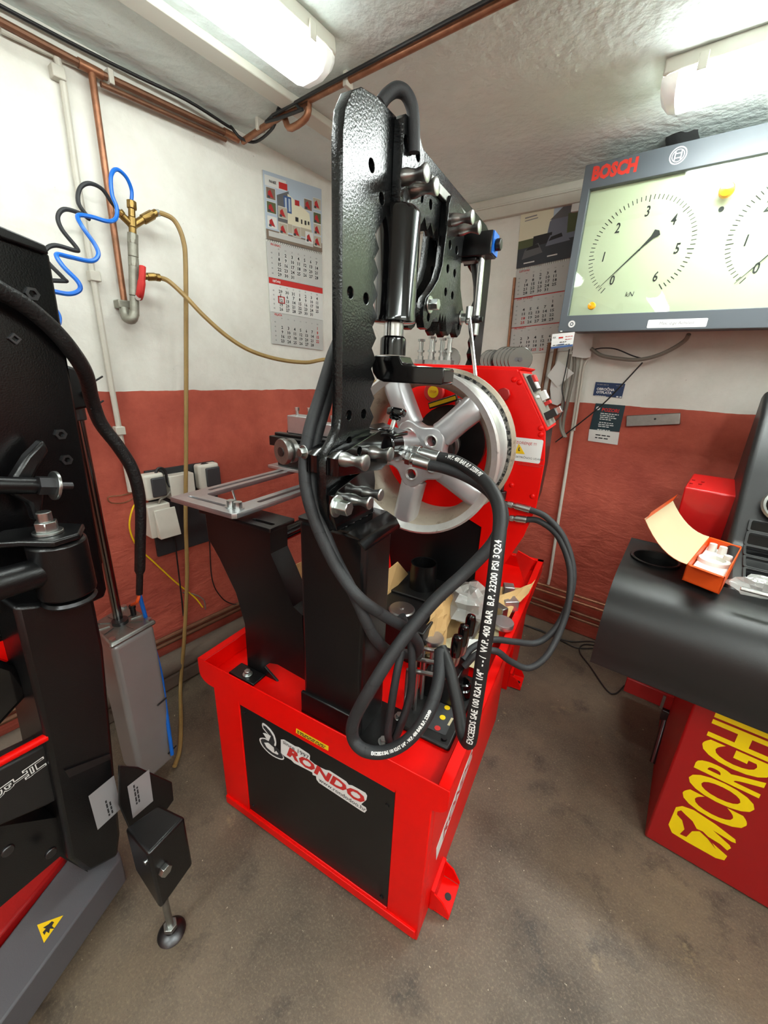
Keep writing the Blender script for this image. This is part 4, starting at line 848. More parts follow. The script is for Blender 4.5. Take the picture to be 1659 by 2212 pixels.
hose('slim black hose curving down beside the lever rods', [(868, 1330, 0.16), (884, 1372, 0.17), (890, 1430, 0.16), (886, 1500, 0.14), (866, 1565, 0.11), (846, 1610, 0.085)], 0.0105)
# white print along the hoses, wrapped round them on the side that faces the garage
def hose_print(parent, P, r, s, s0, size, flip=False, m='ink_white', sx=0.8):
    Q = catmull(P, 10); d = [0.0]
    for i in range(1, len(Q)): d.append(d[-1] + (Q[i] - Q[i - 1]).length)
    me = text_mesh(s, size, sx=sx, align='LEFT', res=2, offset=0.0005); vs = []
    bm = bmesh.new(); bm.from_mesh(me); bmesh.ops.triangulate(bm, faces=bm.faces)
    for _ in range(5):
        lg = [e for e in bm.edges if e.calc_length() > size * 0.16]
        if not lg: break
        bmesh.ops.subdivide_edges(bm, edges=lg, cuts=1); bmesh.ops.triangulate(bm, faces=bm.faces)
    bm.to_mesh(me); bm.free()
    side = (CAMM - Q[len(Q) // 2]).normalized()
    for v in me.vertices:
        a = s0 - v.co.x if flip else s0 + v.co.x; a = min(max(a, 0.001), d[-1] - 0.001)
        i = max(j for j in range(len(d)) if d[j] <= a); i = min(i, len(Q) - 2); f = (a - d[i]) / max(d[i + 1] - d[i], 1e-6)
        p = Q[i].lerp(Q[i + 1], f); t = (Q[min(i + 2, len(Q) - 1)] - Q[max(i - 1, 0)]).normalized()
        n_ = (side - t * side.dot(t)).normalized(); w_ = t.cross(n_) * (1 if flip else -1); th = v.co.y / r
        vs.append(p + n_ * math.cos(th) * r * 1.02 + w_ * math.sin(th) * r * 1.02)
    for v, q in zip(me.vertices, vs): v.co = q
    return mesh_obj('hose_lettering', me, m, parent, FM)
L2 = catmull(P2, 10)
tot = sum((L2[i + 1] - L2[i]).length for i in range(len(L2) - 1))
seg = 0.0
for i in range(len(L2) - 1):
    if i >= 90: break
    seg += (L2[i + 1] - L2[i]).length
hose_print(h2, P2, 0.0155, 'EXCEEDS SAE 100 R2AT 1/4"  - - /  W.P. 400 BAR  B.P. 23200 PSI 3Q24', seg - 0.012, 0.0195, flip=True)
hose_print(h2, P2, 0.0155, '- W.P. 400 BAR B.P. 23200 PSI', 0.03, 0.016, sx=0.6)
def arclen(P):
    Q = catmull(P, 10); return sum((Q[i + 1] - Q[i]).length for i in range(len(Q) - 1))
hose_print(h1, P1, 0.0155, 'EXCEEDS SAE 100 R2AT 1/4" - W.P. 400 BAR B.P. 23200', arclen(P1) - 0.335, 0.010, sx=0.8)
# ================================================================== things on the left wall
def pipe(name, label, cat, pts, r, m, k=1, n=10, group=None, clips=()):
    P = [Vector(p) for p in pts]
    rt = root(name, label, cat, P[0], FR, group)
    MB().tube(P, r, n, k).build('pipe_run' if 'pipe' in name or 'conduit' in name else 'cable_run', m, rt, FR)
    for c in clips:
        c = Vector(c); MB().box(c - Vector((r * 1.5,) * 3), c + Vector((r * 1.5,) * 3)).build('clip', 'white_plastic', rt, FR, bevel=0.002)
    return rt
def LX(x, y, v=0.03): return rX(x, y, v)
p_top = LX(197, 150); z_top = p_top.z
cpa = LX(505, 287)
pp = root('copper_pipe', 'copper air pipe running under the ceiling and dropping down the left wall to the taps', 'pipe', (0.03, p_top.y, z_top), FR)
b = MB(); b.tube([(0.03, -2.9, 2.375), (0.03, p_top.y, z_top), (0.03, cpa.y - 0.01, 2.385)], 0.011, 10, 1); b.build('pipe_run', 'copper_old', pp, FR)
b = MB(); b.tube([(0.03, p_top.y, z_top), LX(235, 420), LX(270, 662)], 0.0105, 12, 1); b.build('pipe_drop', 'copper', pp, FR, label='bright copper drop pipe')
for q in ((0.03, p_top.y, z_top), (0.03, cpa.y - 0.01, 2.385)):
    q = Vector(q); MB().tube([q + Vector((0, -0.035, 0)), q + Vector((0, 0.03, 0))], 0.014, 12, 1).build('tee_joint', 'copper', pp, FR)
YC = -1.20
b = MB(); b.tube([(0.03, YC, 2.385), (0.27, YC, 2.405), (0.295, YC, 2.40), (0.31, YC, 2.37), (0.335, YC, 2.355), (0.40, YC, 2.36), (0.425, YC, 2.375), (0.435, YC, 2.40), (0.47, YC, 2.412), (4.2, YC, 2.415)], 0.0115, 12, 2); b.build('pipe_run', 'copper', pp, FR)
for x in (0.15, 0.62, 1.3): MB().box((x - 0.008, YC - 0.018, 2.39), (x + 0.008, YC + 0.018, 2.43)).build('pipe_clip', 'white_plastic', pp, FR, bevel=0.002)
q = LX(237, 168); MB().box((0.0, q.y - 0.008, q.z - 0.02), (0.045, q.y + 0.008, q.z + 0.02)).build('pipe_clip', 'white_plastic', pp, FR, bevel=0.002)
pipe('copper_pipe', 'second old copper pipe lying just below the first along the left ceiling edge', 'pipe', [(0.035, p_top.y + 0.02, z_top - 0.028), (0.03, cpa.y - 0.04, 2.36)], 0.008, 'copper_old')
bl = [(0.02, -2.9, 2.405), (0.02, -2.0, 2.405), (0.03, -1.66, 2.408), (0.05, -1.45, 2.41), (0.05, -1.28, 2.40), LX(500, 275, 0.04), LX(520, 298, 0.05), LX(553, 306, 0.08), rY(590, 275, -1.19), rY(612, 238, -1.20) + Vector((0, -0.02, 0.0)), rY(640, 225, -1.20) + Vector((0, -0.02, 0)), (0.42, -1.22, 2.38), (0.50, -1.225, 2.408), (4.1, -1.225, 2.42)]
pipe('power_cable', 'black cable sagging beside the copper pipe under the ceiling', 'cable', bl, 0.0055, 'cable_black', 5)
wc = [LX(0, 62, 0.015), LX(95, 108, 0.015), LX(195, 152, 0.012)]
pipe('cable_conduit', 'white plastic cable conduit along the top left of the wall', 'conduit', wc, 0.010, 'conduit')
cv = [LX(122, 122, 0.018), LX(135, 170, 0.018), LX(165, 380, 0.018), LX(200, 590, 0.018), LX(240, 830, 0.018), LX(282, 1062, 0.018)]
co = pipe('cable_conduit', 'thin white conduit running down the left wall to the socket board', 'conduit', cv, 0.010, 'conduit', 1)
for px, py in ((124, 158), (203, 597), (258, 930)):
    q = LX(px, py, 0.018); MB().box((0, q.y - 0.017, q.z - 0.016), (0.034, q.y + 0.017, q.z + 0.016)).build('conduit_clip', 'conduit', co, FR, bevel=0.003)
MB().tube([LX(93, 100, 0.015), LX(112, 108, 0.02), LX(121, 124, 0.018)], 0.004, 6, 4).build('cable_end', 'cable_grey', co, FR)
# air manifold: galvanised riser, brass Y, red ball valve
XM = 0.075
mf = root('air_manifold', 'galvanised pipe riser with brass Y outlets and red ball valve on the left wall', 'valve', LX(290, 690, XM))
def fit(pts, name, m, parent=mf): 
    b = MB()
    for a, c, r, n in pts: b.cyl(LX(*a, XM), LX(*c, XM), r, n=n)
    return b.build(name, m, parent, FR, bevel=0.002, seg=1)
e = [LX(268, 668, 0.035), LX(272, 686, 0.05), LX(285, 690, XM), LX(291, 676, XM)]
MB().tube(e, 0.016, 12, 4).build('elbow', 'galv', mf, FR)
fit([((291, 682), (290, 640), 0.015, 14), ((290, 640), (289, 575), 0.0165, 14), ((289, 577), (288, 556), 0.018, 8), ((288, 556), (287, 524), 0.0165, 14), ((287, 528), (287, 505), 0.018, 8)], 'riser', 'galv')
fit([((287, 508), (286, 490), 0.012, 12), ((286, 492), (285, 470), 0.015, 12), ((285, 470), (284, 436), 0.011, 12), ((285, 452), (284, 434), 0.016, 8), ((286, 488), (262, 464), 0.012, 12), ((264, 466), (256, 456), 0.015, 8), ((286, 488), (312, 472), 0.012, 12), ((308, 475), (330, 463), 0.016, 8), ((328, 464), (338, 459), 0.012, 12)], 'brass_outlets', 'brass')
a, c = LX(308, 576, 0.11), LX(303, 632, 0.105)
MB().tube([a, LX(307, 600, 0.115), c, LX(300, 642, 0.08)], [0.011] * 8 + [0.013] * 12 + [0.006] * 8, 10, 6).build('valve_handle', 'ink_red', mf, FR)
MB().cyl(LX(298, 643, 0.06), LX(298, 643, 0.10), 0.010, n=8).build('valve_nut', 'zinc', mf, FR, bevel=0.001)
fit([((292, 598), (330, 598), 0.010, 12), ((318, 598), (336, 598), 0.014, 8), ((336, 599), (346, 600), 0.013, 12)], 'side_outlet', 'brass')
q = LX(268, 658, 0.03); MB().box((0, q.y - 0.024, q.z - 0.014), (0.045, q.y + 0.024, q.z + 0.014)).build('wall_clamp', 'galv', mf, FR, bevel=0.004)
def wallhose(label, pts, r, m, k=7, n=8, cat='hose', name='air_hose', tail=(), to=()):
    P = [LX(*p) for p in pts] + [rZ(*p) for p in tail] + [FM @ Vector(p) for p in to]; rt = root(name, label, cat, P[0]); MB().tube(P, r, n, k).build('hose_run', m, rt, FR); return rt
h = wallhose('yellow air hose hanging from the brass outlet straight down to the floor', [(334, 461, XM), (352, 462, 0.085), (378, 478, 0.10), (396, 520, 0.11), (401, 580, 0.11), (402, 760, 0.10), (402, 960, 0.10), (401, 1120, 0.11), (404, 1240, 0.12), (398, 1380, 0.13)], 0.0085, 'hose_yellow', tail=[(390, 1480, 0.02), (391, 1560, 0.015), (388, 1620, 0.015), (377, 1655, 0.02)])
MB().cyl(LX(336, 460, XM), LX(344, 460, XM + 0.003), 0.0115, n=8).build('hose_clamp', 'zinc', h, FR)
h = wallhose('yellow air hose sagging from the side outlet across to the red machine', [(346, 600, XM), (365, 608, 0.10), (400, 640, 0.14), (440, 682, 0.18), (490, 726, 0.22), (540, 757, 0.26), (600, 776, 0.30), (660, 783, 0.36), (730, 781, 0.44)], 0.0085, 'hose_yellow', to=[(-0.62, 0.93, 1.40), (-0.585, 0.90, 1.30), (-0.572, 0.88, 1.20)])
wallhose('blue coiled air hose looping from the brass outlet towards the black tyre changer', [(284, 436, XM), (284, 410, 0.08), (272, 382, 0.09), (252, 366, 0.10), (240, 380, 0.11), (242, 420, 0.12), (252, 448, 0.13), (250, 472, 0.14), (232, 478, 0.15), (196, 468, 0.16), (168, 466, 0.17), (178, 490, 0.19), (206, 530, 0.20), (212, 552, 0.21), (196, 564, 0.22), (150, 555, 0.24), (122, 550, 0.26), (136, 575, 0.28), (168, 608, 0.30), (172, 626, 0.30), (150, 635, 0.30), (108, 628, 0.31), (40, 615, 0.32)], 0.0062, 'hose_blue', 6, 8)
wallhose('dark grey coiled air hose beside the blue one', [(258, 458, XM), (240, 436, 0.09), (220, 408, 0.10), (192, 396, 0.115), (172, 408, 0.12), (170, 440, 0.13), (192, 472, 0.13), (176, 462, 0.14), (140, 452, 0.145), (125, 468, 0.15), (134, 496, 0.155), (166, 536, 0.16), (162, 541, 0.17), (120, 530, 0.18), (98, 540, 0.19), (100, 562, 0.20), (138, 602, 0.21), (136, 607, 0.21), (60, 602, 0.24)], 0.0062, 'rubber', 6, 8)
wallhose('short blue air tube end by the tyre changer column', [(105, 658, 0.35), (122, 672, 0.36), (128, 690, 0.37), (118, 706, 0.40), (60, 720, 0.42)], 0.006, 'hose_blue')
# socket board
c0, c1 = rX(312, 1014, 0.015), rX(474, 1148, 0.015)
sb = root('socket_board', 'dark backing board with white wall sockets and boxes on the red wall', 'socket board', (0.0, (c0.y + c1.y) / 2, c1.z))
zb0, zb1 = c1.z - 0.035, rX(474, 994, 0.015).z
MB().box((0.002, c0.y, zb0), (0.016, c1.y + 0.01, zb1)).build('board', 'grey_plastic_dark' if 'grey_plastic_dark' in MATS else 'rubber', sb, FR, bevel=0.002)
def wbox(px0, py0, px1, py1, d, name, m, bev=0.006, x0=0.016):
    a = rX(px0, py0, x0 + d); c = rX(px1, py1, x0 + d)
    return MB().box((x0, a.y, c.z), (x0 + d, c.y, a.z)).build(name, m, sb, FR, bevel=bev, seg=3)
def sock(px0, py0, px1, py1):
    o = wbox(px0, py0, px1, py1, 0.05, 'socket', 'white_plastic', 0.012)
    w_, h_ = px1 - px0, py1 - py0
    a = rX(px0 + w_ * 0.30, py0 + h_ * 0.12, 0.07); c = rX(px1 - w_ * 0.02, py1 - h_ * 0.12, 0.07)
    MB().box((0.066, a.y, c.z), (0.078, c.y, a.z)).build('socket_lid', 'grey_plastic', o, FR, bevel=0.006, seg=3)
sock(308, 1028, 362, 1075); sock(428, 1006, 478, 1052)
wbox(365, 1030, 424, 1070, 0.05, 'junction_box', 'white_plastic', 0.003)
o = wbox(318, 1096, 376, 1152, 0.065, 'switch_box', 'white_plastic', 0.004)
a, c = rX(332, 1104, 0.085), rX(385, 1150, 0.085)
MB().hexa([(0.082, a.y, c.z), (0.082, c.y, c.z), (0.082, c.y, a.z), (0.082, a.y, a.z)], [(0.115, a.y, c.z), (0.115, c.y, c.z), (0.088, c.y, a.z), (0.088, a.y, a.z)]).build('box_flap', 'white_plastic', sb, FR, bevel=0.002)
for pts, r, m in (([(335, 1026, 0.05), (342, 1012, 0.05), (356, 1016, 0.05), (362, 1040, 0.05), (368, 1052, 0.06)], 0.006, 'cable_black'), ([(432, 1008, 0.05), (440, 1002, 0.05), (456, 1004, 0.05)], 0.006, 'cable_black'),
                  ([(342, 1098, 0.06), (346, 1080, 0.07), (362, 1070, 0.06), (370, 1058, 0.05)], 0.005, 'cable_grey'),
                  ([(296, 1062, 0.02), (262, 1070, 0.03), (234, 1074, 0.03), (240, 1086, 0.03), (268, 1086, 0.03), (292, 1074, 0.02)], 0.0028, 'copper'),
                  ([(300, 1080, 0.02), (286, 1100, 0.03), (280, 1140, 0.03), (296, 1180, 0.02), (330, 1212, 0.02), (380, 1258, 0.02), (420, 1290, 0.02), (438, 1312, 0.03)], 0.0035, 'yellow_sticker'),
                  ([(376, 1150, 0.02), (385, 1230, 0.02), (392, 1290, 0.03), (396, 1330, 0.03)], 0.0035, 'cable_black'),
                  ([(452, 1150, 0.02), (458, 1250, 0.02), (478, 1290, 0.02), (500, 1304, 0.03), (520, 1306, 0.04)], 0.003, 'cable_black'),
                  ([(395, 1280, 0.02), (420, 1284, 0.02), (440, 1296, 0.03), (444, 1316, 0.03)], 0.003, 'cable_grey')):
    MB().tube([rX(*p) for p in pts], r, 6, 6).build('wire', m, sb, FR)
# skirting pipes on both walls
for k, z in enumerate((0.262, 0.232)):
    pipe('heating_pipe', ('upper' if k == 0 else 'lower') + ' brown pipe low along the left wall behind the machine', 'pipe', [(0.03, -3.6, z), (0.03, -0.05, z)], 0.011, 'copper_old', group='heating pipes along the skirting')
for k, (z, m) in enumerate(((0.262, 'copper'), (0.222, 'copper'), (0.150, 'copper_old'), (0.112, 'copper_old'))):
    pipe('heating_pipe', ('topmost', 'second', 'third', 'lowest')[k] + ' of four thin pipes low along the right wall', 'pipe', [(0.05, -0.03, z), (4.2, -0.03, z)], 0.009, m, group='heating pipes along the skirting')
# ================================================================== calendars
def lerp2(c, u, v): return c[0].lerp(c[1], u).lerp(c[3].lerp(c[2], u), v)
def calendar(label, c, nrm, art, months, where):
    n_ = Vector(nrm); rt = root('wall_calendar', label, 'calendar', (c[2] + c[3]) / 2, group=None)
    f = lambda u, v, h=0.0: lerp2(c, u, v) + n_ * h
    def sheet(name, u0, v0, u1, v1, m, h0=0.0005, h1=0.004):
        return MB().hexa([f(u0, v1, h0), f(u1, v1, h0), f(u1, v0, h0), f(u0, v0, h0)], [f(u0, v1, h1), f(u1, v1, h1), f(u1, v0, h1), f(u0, v0, h1)]).build(name, m, rt, FR, smooth=False)
    W_ = (c[1] - c[0]).length; H_ = (c[3] - c[0]).length
    def write(s, u, v, size, m, par, h, sx=1.0, al='CENTER'):
        me = text_mesh(s, size, sx=sx, align=al, res=1, offset=size * 0.022)
        for q in me.vertices: q.co = f(u + q.co.x / W_, v - q.co.y / H_, h)
        return me
    pic = sheet('picture', 0, 0, 1, 0.365, 'paper')
    bm_ = MB(); ms = []
    for (u0, v0, u1, v1, m) in art:
        if m not in ms: ms.append(m)
        bm_.cur = ms.index(m); h = 0.0046 + 0.00004 * len(bm_.f)
        if isinstance(u0, tuple): bm_.quad(*[f(a, b_, h) for a, b_ in (u0, v0, u1, v1)])
        else: bm_.quad(f(u0, v1, h), f(u1, v1, h), f(u1, v0, h), f(u0, v0, h))
    bm_.build('picture_print', ms, pic, FR, smooth=False)
    sp = MB()
    for i in range(30): q = f(0.02 + 0.96 * i / 29, 0.372, 0.004); sp.tube([q + Vector((0, 0, -0.006)), q + n_ * 0.004, q + Vector((0, 0, 0.006))], 0.0009, 4, 1)
    sp.build('wire_binding', 'ink', rt, FR)
    for (v0, v1, title, rows, paper, bar, reds) in months:
        pg = sheet('month_page', 0, v0, 1, v1, paper)
        if bar: 
            q = sheet('title_bar', 0, bar[0], 1, bar[1], bar[2], 0.0041, 0.0046)
        black = []; red = []; grey = []
        black_t = write(title, 0.06, (v0 + 0.012) if not bar or bar[1] - bar[0] < 0.01 else (bar[0] + bar[1]) / 2, 0.0125, None, pg, 0.005, 1.0, 'LEFT')
        vv = v0 + 0.032 if not (bar and bar[1] - bar[0] > 0.01) else bar[1] + 0.014
        for j in range(7): grey.append(write('PUSCPSN'[j] * 2, 0.19 + j * 0.115, vv, 0.008, None, pg, 0.005))
        step = (v1 - vv - 0.012) / 5.4
        for r_, row in enumerate(rows):
            for j, d in enumerate(row):
                if d is None: continue
                (red if d in reds else black).append(write(str(d), 0.19 + j * 0.115, vv + step * (r_ + 0.95), 0.0195, None, pg, 0.005, 1.2))
        for r_ in range(5): grey.append(write(str(40 + r_), 0.07, vv + step * (r_ + 0.95), 0.010, None, pg, 0.005))
        for lst, m, nm in ((black, 'ink', 'dates'), (red, 'ink_red', 'holiday_dates'), (grey, 'ink_grey', 'week_numbers')):
            if lst: mesh_obj(nm, join_mesh([(q, Matrix.Identity(4)) for q in lst], nm), m, pg, FR)
        mesh_obj('month_title', black_t, 'ink_white' if bar and bar[1] - bar[0] > 0.01 else 'ink_red', pg, FR)
    return rt, f, sheet
mat('sky_print', (176, 190, 204), 0.7); mat('stone_print', (176, 168, 150), 0.7); mat('shade_print', (96, 96, 98), 0.7); mat('green_print', (84, 92, 60), 0.7); mat('tractor_red', (170, 36, 36), 0.7); mat('window_print', (60, 90, 140), 0.7); mat('cream_print', (222, 216, 190), 0.7); mat('road_print', (58, 62, 68), 0.7); mat('car_print', (110, 114, 128), 0.7); mat('brown_print', (120, 104, 90), 0.7)
CL = [LX(566, 367, 0.003), LX(693, 409, 0.003), LX(697, 757, 0.003), LX(587, 742, 0.003)]
artL = [(0, 0, 1, 0.365, 'sky_print'), (0.02, 0.02, 0.36, 0.075, 'paper'), (0.24, 0.035, 0.38, 0.07, 'ink_red'),
        ((0.2, 0.29), (0.2, 0.11), (0.40, 0.07), (0.40, 0.29), 'shade_print'), ((0.36, 0.29), (0.38, 0.085), (0.76, 0.16), (0.80, 0.29), 'cream_print'), (0.2, 0.25, 0.8, 0.30, 'stone_print'),
        (0.31, 0.10, 0.44, 0.19, 'window_print'), (0.33, 0.11, 0.36, 0.18, 'sky_print'), (0.39, 0.11, 0.42, 0.18, 'sky_print'), (0.5, 0.105, 0.58, 0.135, 'tractor_red'), (0.5, 0.20, 0.555, 0.225, 'ink'), (0.6, 0.205, 0.625, 0.23, 'ink'), (0.665, 0.205, 0.70, 0.23, 'ink'), (0.725, 0.205, 0.755, 0.225, 'ink'),
        (0.0, 0.31, 1, 0.365, 'brown_print'), (0.04, 0.318, 0.82, 0.348, 'paper_grey')]
for (u, v) in ((0.03, 0.08), (0.03, 0.155), (0.03, 0.235), (0.21, 0.165), (0.21, 0.255), (0.44, 0.25), (0.66, 0.08), (0.83, 0.06), (0.83, 0.14), (0.83, 0.205), (0.83, 0.275), (0.67, 0.265)):
    artL += [(u, v, u + 0.15, v + 0.065, 'paper'), (u + 0.005, v + 0.003, u + 0.145, v + 0.062, random.choice(['stone_print', 'green_print', 'brown_print', 'paper'])),
             ((u + 0.03, v + 0.05), (u + 0.03, v + 0.025), (u + 0.07, v + 0.012), (u + 0.12, v + 0.055), 'tractor_red'), (u + 0.02, v + 0.045, u + 0.06, v + 0.058, 'road_print')]
D = lambda *r: [list(q) for q in r]; N_ = None
decL = D(range(1, 8), range(8, 15), range(15, 22), range(22, 29), [29, 30, 31]); jan = D([29, 30, 31, 1, 2, 3, 4], range(5, 12), range(12, 19), range(19, 26), range(26, 32)); feb = D([N_, N_, N_, N_, N_, N_, 1], range(2, 9), range(9, 16), range(16, 23), range(23, 29))
calL, fL, shL = calendar('three month wall calendar with a building and red tractors on top, on the left wall', CL, (1, 0, 0), artL,
    [(0.38, 0.585, 'PROSINAC', decL, 'paper_grey', None, ()), (0.587, 0.795, 'SIJEČANJ', jan, 'paper', (0.587, 0.622, 'ink_red'), ()), (0.797, 1.0, 'VELJAČA', feb, 'paper_grey', None, (1, 8, 15, 22))], 'left')
b = MB()
for u0, v0, u1, v1 in ((0.14, 0.690, 0.255, 0.695), (0.14, 0.728, 0.255, 0.733), (0.14, 0.69, 0.155, 0.733), (0.24, 0.69, 0.255, 0.733)): b.hexa([fL(u0, v1, .005), fL(u1, v1, .005), fL(u1, v0, .005), fL(u0, v0, .005)], [fL(u0, v1, .0065), fL(u1, v1, .0065), fL(u1, v0, .0065), fL(u0, v0, .0065)])
b.build('date_marker', 'tractor_red', calL, FR, smooth=False)
me = text_mesh('PANEZ', 0.013, align='LEFT', offset=0.0003)
for q in me.vertices: q.co = fL(0.08 + q.co.x / (CL[1] - CL[0]).length, 0.05 - q.co.y / (CL[3] - CL[0]).length, 0.0085)
mesh_obj('calendar_heading', me, 'ink', calL, FR)
CRc = [rY(1126, 464, -0.003), rY(1263, 424, -0.003), rY(1236, 757, -0.003), rY(1099.5, 767, -0.003)]
artR = [(0, 0, 1, 0.365, 'sky_print'), (0, 0, 0.55, 0.2, 'cream_print'), ((0.45, 0.24), (0.5, 0.10), (0.8, 0.0), (1, 0.24), 'car_print'), ((0.5, 0.09), (0.72, 0.02), (1, 0.02), (1, 0.10), 'shade_print'), (0, 0.18, 0.3, 0.26, 'green_print'), (0.25, 0.17, 0.55, 0.24, 'ink'), (0.78, 0.08, 1, 0.2, 'green_print'),
        (0, 0.235, 1, 0.365, 'road_print'), ((0.08, 0.31), (0.12, 0.25), (0.34, 0.22), (0.42, 0.29), 'shade_print'), ((0.14, 0.255), (0.18, 0.235), (0.33, 0.225), (0.36, 0.25), 'ink'), ((0.46, 0.255), (0.52, 0.19), (0.72, 0.18), (0.84, 0.25), 'car_print'), ((0.5, 0.225), (0.54, 0.2), (0.7, 0.19), (0.72, 0.215), 'ink'), (0.5, 0.32, 0.66, 0.328, 'paper'), (0.12, 0.335, 0.3, 0.343, 'paper'), (0.08, 0.03, 0.28, 0.038, 'ink_grey'), (0.08, 0.05, 0.3, 0.056, 'ink_grey')]
octo = D([N_, 1, 2, 3, 4], [7, 8, 9, 10, 11], [14, 15, 16, 17, 18], [21, 22, 23, 24, 25], [28, 29, 30, 31]); nov = D([N_, N_, N_, N_, 1], [4, 5, 6, 7, 8], [11, 12, 13, 14, 15], [18, 19, 20, 21, 22], [25, 26, 27, 28, 29]); decR = D([N_, N_, N_, N_, N_], [2, 3, 4, 5, 6], [9, 10, 11, 12, 13], [16, 17, 18, 19, 20], ['23/30', '24/31', 25, 26, 27])
calendar('three month wall calendar with a photo of parked cars, partly behind the gauge board', CRc, (0, -1, 0), artR,
    [(0.38, 0.575, 'LISTOPAD', octo, 'paper_grey', None, ()), (0.577, 0.79, '2024  STUDENI', nov, 'paper_grey', (0.577, 0.583, 'ink_red'), (18, 25)), (0.792, 1.0, 'PROSINAC', decR, 'paper_grey', (0.792, 0.797, 'ink_red'), (25, 26))], 'right')
# ================================================================== gauge display board
BY = -0.33
bx0, bz0, bz1 = 1.182, 1.716, 2.362
BX1 = 2.55
bd = root('gauge_display_board', 'large grey framed display board with two white dial gauges under the ceiling light', 'display board', ((bx0 + BX1) / 2, BY, bz0))
def bpart(b, name, m, parent=bd, **k): return b.build(name, m, parent, FR, **k)
bpart(MB().box((bx0 + 0.02, BY + 0.045, bz0 + 0.02), (BX1 - 0.02, -0.04, bz1 - 0.02)), 'housing', 'bosch_grey')
i0, i1 = rY(1274, 409, BY), rY(1225, 682, BY)
ix0, iz1, iz0 = 1.213, 2.273, i1.z
ix1 = BX1 - 0.03
fr_ = plate('frame', [rrect(bx0, bz0, BX1, bz1, 0.006), rrect(ix0, iz0, ix1, iz1, 0.002)], XZ, 0.016, 'bosch_grey', bd, T(0, BY + 0.016, 0), bevel=0.002)
bpart(MB().box((ix0 - 0.005, BY + 0.03, iz0 - 0.005), (ix1 + 0.005, BY + 0.034, iz1 + 0.005)), 'dial_plate', 'dial_face')
gl = bpart(MB().box((ix0 - 0.002, BY + 0.010, iz0 - 0.002), (ix1 + 0.002, BY + 0.014, iz1 + 0.002)), 'glass_pane', 'pane_glass')
DYv = BY + 0.0292
def dial(cpx, needle_tip, scale_r, a0, a1, n, major, labels, label_r):
    c = rY(cpx[0], cpx[1], DYv)
    g = bpart(MB().cyl((c.x, DYv, c.z), (c.x, DYv - 0.001, c.z), 0.004, n=16), 'needle_hub', 'ink')
    tk = MB()
    for i in range(n + 1):
        a = math.radians(a0 + (a1 - a0) * i / n); ml = 0.024 if i % major == 0 else 0.017; wd = 0.0013 if i % major else 0.0016
        d = Vector((math.sin(a), 0, math.cos(a))); t = Vector((d.z, 0, -d.x)); p = Vector((c.x, DYv, c.z)) + d * (scale_r - (ml if i % major == 0 else ml))
        q = Vector((c.x, DYv, c.z)) + d * scale_r; tk.quad(p - t * wd, p + t * wd, q + t * wd, q - t * wd)
    bpart(tk, 'scale_ticks', 'ink', smooth=False)
    for s, a in labels:
        a = math.radians(a); text('scale_number', s, 0.052, axes((c.x + label_r * math.sin(a), DYv - 0.0005, c.z + label_r * math.cos(a)), (1, 0, 0), (0, 0, 1)), 'ink', bd, FR, sx=0.72, shear=0.12, offset=0.0008)
    tp = rY(needle_tip[0], needle_tip[1], DYv - 0.004); d = (tp - Vector((c.x, DYv - 0.004, c.z))); L_n = d.length; d.normalize(); t = Vector((d.z, 0, -d.x)); o = Vector((c.x, DYv - 0.004, c.z))
    b = MB(); b.quad(o - t * 0.003, o + t * 0.003, o + d * L_n + t * 0.0008, o + d * L_n - t * 0.0008); b.quad(o + t * 0.002, o - t * 0.002, o - d * L_n * 0.30 - t * 0.007, o - d * L_n * 0.42 - t * 0.016, o - d * L_n * 0.46, o - d * L_n * 0.42 + t * 0.016, o - d * L_n * 0.30 + t * 0.007)
    bpart(b, 'needle', 'ink', smooth=False); return c
RD = 0.205
cdl = rY(1380.5, 540, DYv)
lab = [('0', -140), ('1', -94), ('2', -47), ('3', 0), ('4', 47), ('5', 90), ('6', 138)]
dial((1380.5, 540), (1293, 622), 0.192, -143, 143, 60, 10, [(s, -143 + 286 * k / 6) for k, (s, _) in enumerate(lab)], 0.134)
c2 = Vector((cdl.x + 0.479, 0, cdl.z)); 
def topx(p):
    q = RR.transposed() @ (Vector(p) - CAM); return (CX + FPX * q.x / q.z, CY + FPX * q.y / q.z)
px2 = topx((c2.x, DYv, c2.z)); pt2 = topx((c2.x - 0.131, DYv, c2.z - 0.153))
dial(px2, pt2, 0.192, -143, 143, 60, 10, [(s, -143 + 286 * k / 6) for k, (s, _) in enumerate(lab)], 0.134)
p = rY(1359, 636, DYv); text('unit_lettering', 'kN', 0.026, axes((p.x, DYv - 0.0005, p.z), (1, 0, 0), (0, 0, 1)), 'ink', bd, FR, shear=0.2)
for px, py, r in ((1570, 411, 0.024), (1278, 661, 0.016)):
    p = rY(px, py, BY); b = MB(); b.lathe([(r, 0.0), (r, 0.012), (r * 0.85, 0.018), (0.0, 0.020)], (p.x, BY + 0.006, p.z), (0, -1, 0), 20, cap=False); bpart(b, 'amber_lamp', 'amber')
p = rY(1558, 452, DYv); bpart(MB().cyl((p.x, DYv, p.z), (p.x, DYv - 0.002, p.z), 0.0085, n=16), 'sensor_dot', 'ink')
p = rY(1327, 367, BY); text('brand_lettering', 'BOSCH', 0.064, axes((p.x, BY - 0.0006, p.z), (1, 0, 0), (0, 0, 1)), 'bosch_red', bd, FR, sx=0.80, offset=0.0036)
p = rY(1465, 336, BY)
me = plate_mesh([circle(0, 0, 0.028, 32), circle(0, 0, 0.0245, 32)], 0.0003); me2 = plate_mesh([circle(0, 0, 0.0205, 32), circle(0, 0, 0.018, 32)], 0.0003)
mm = MB(); 
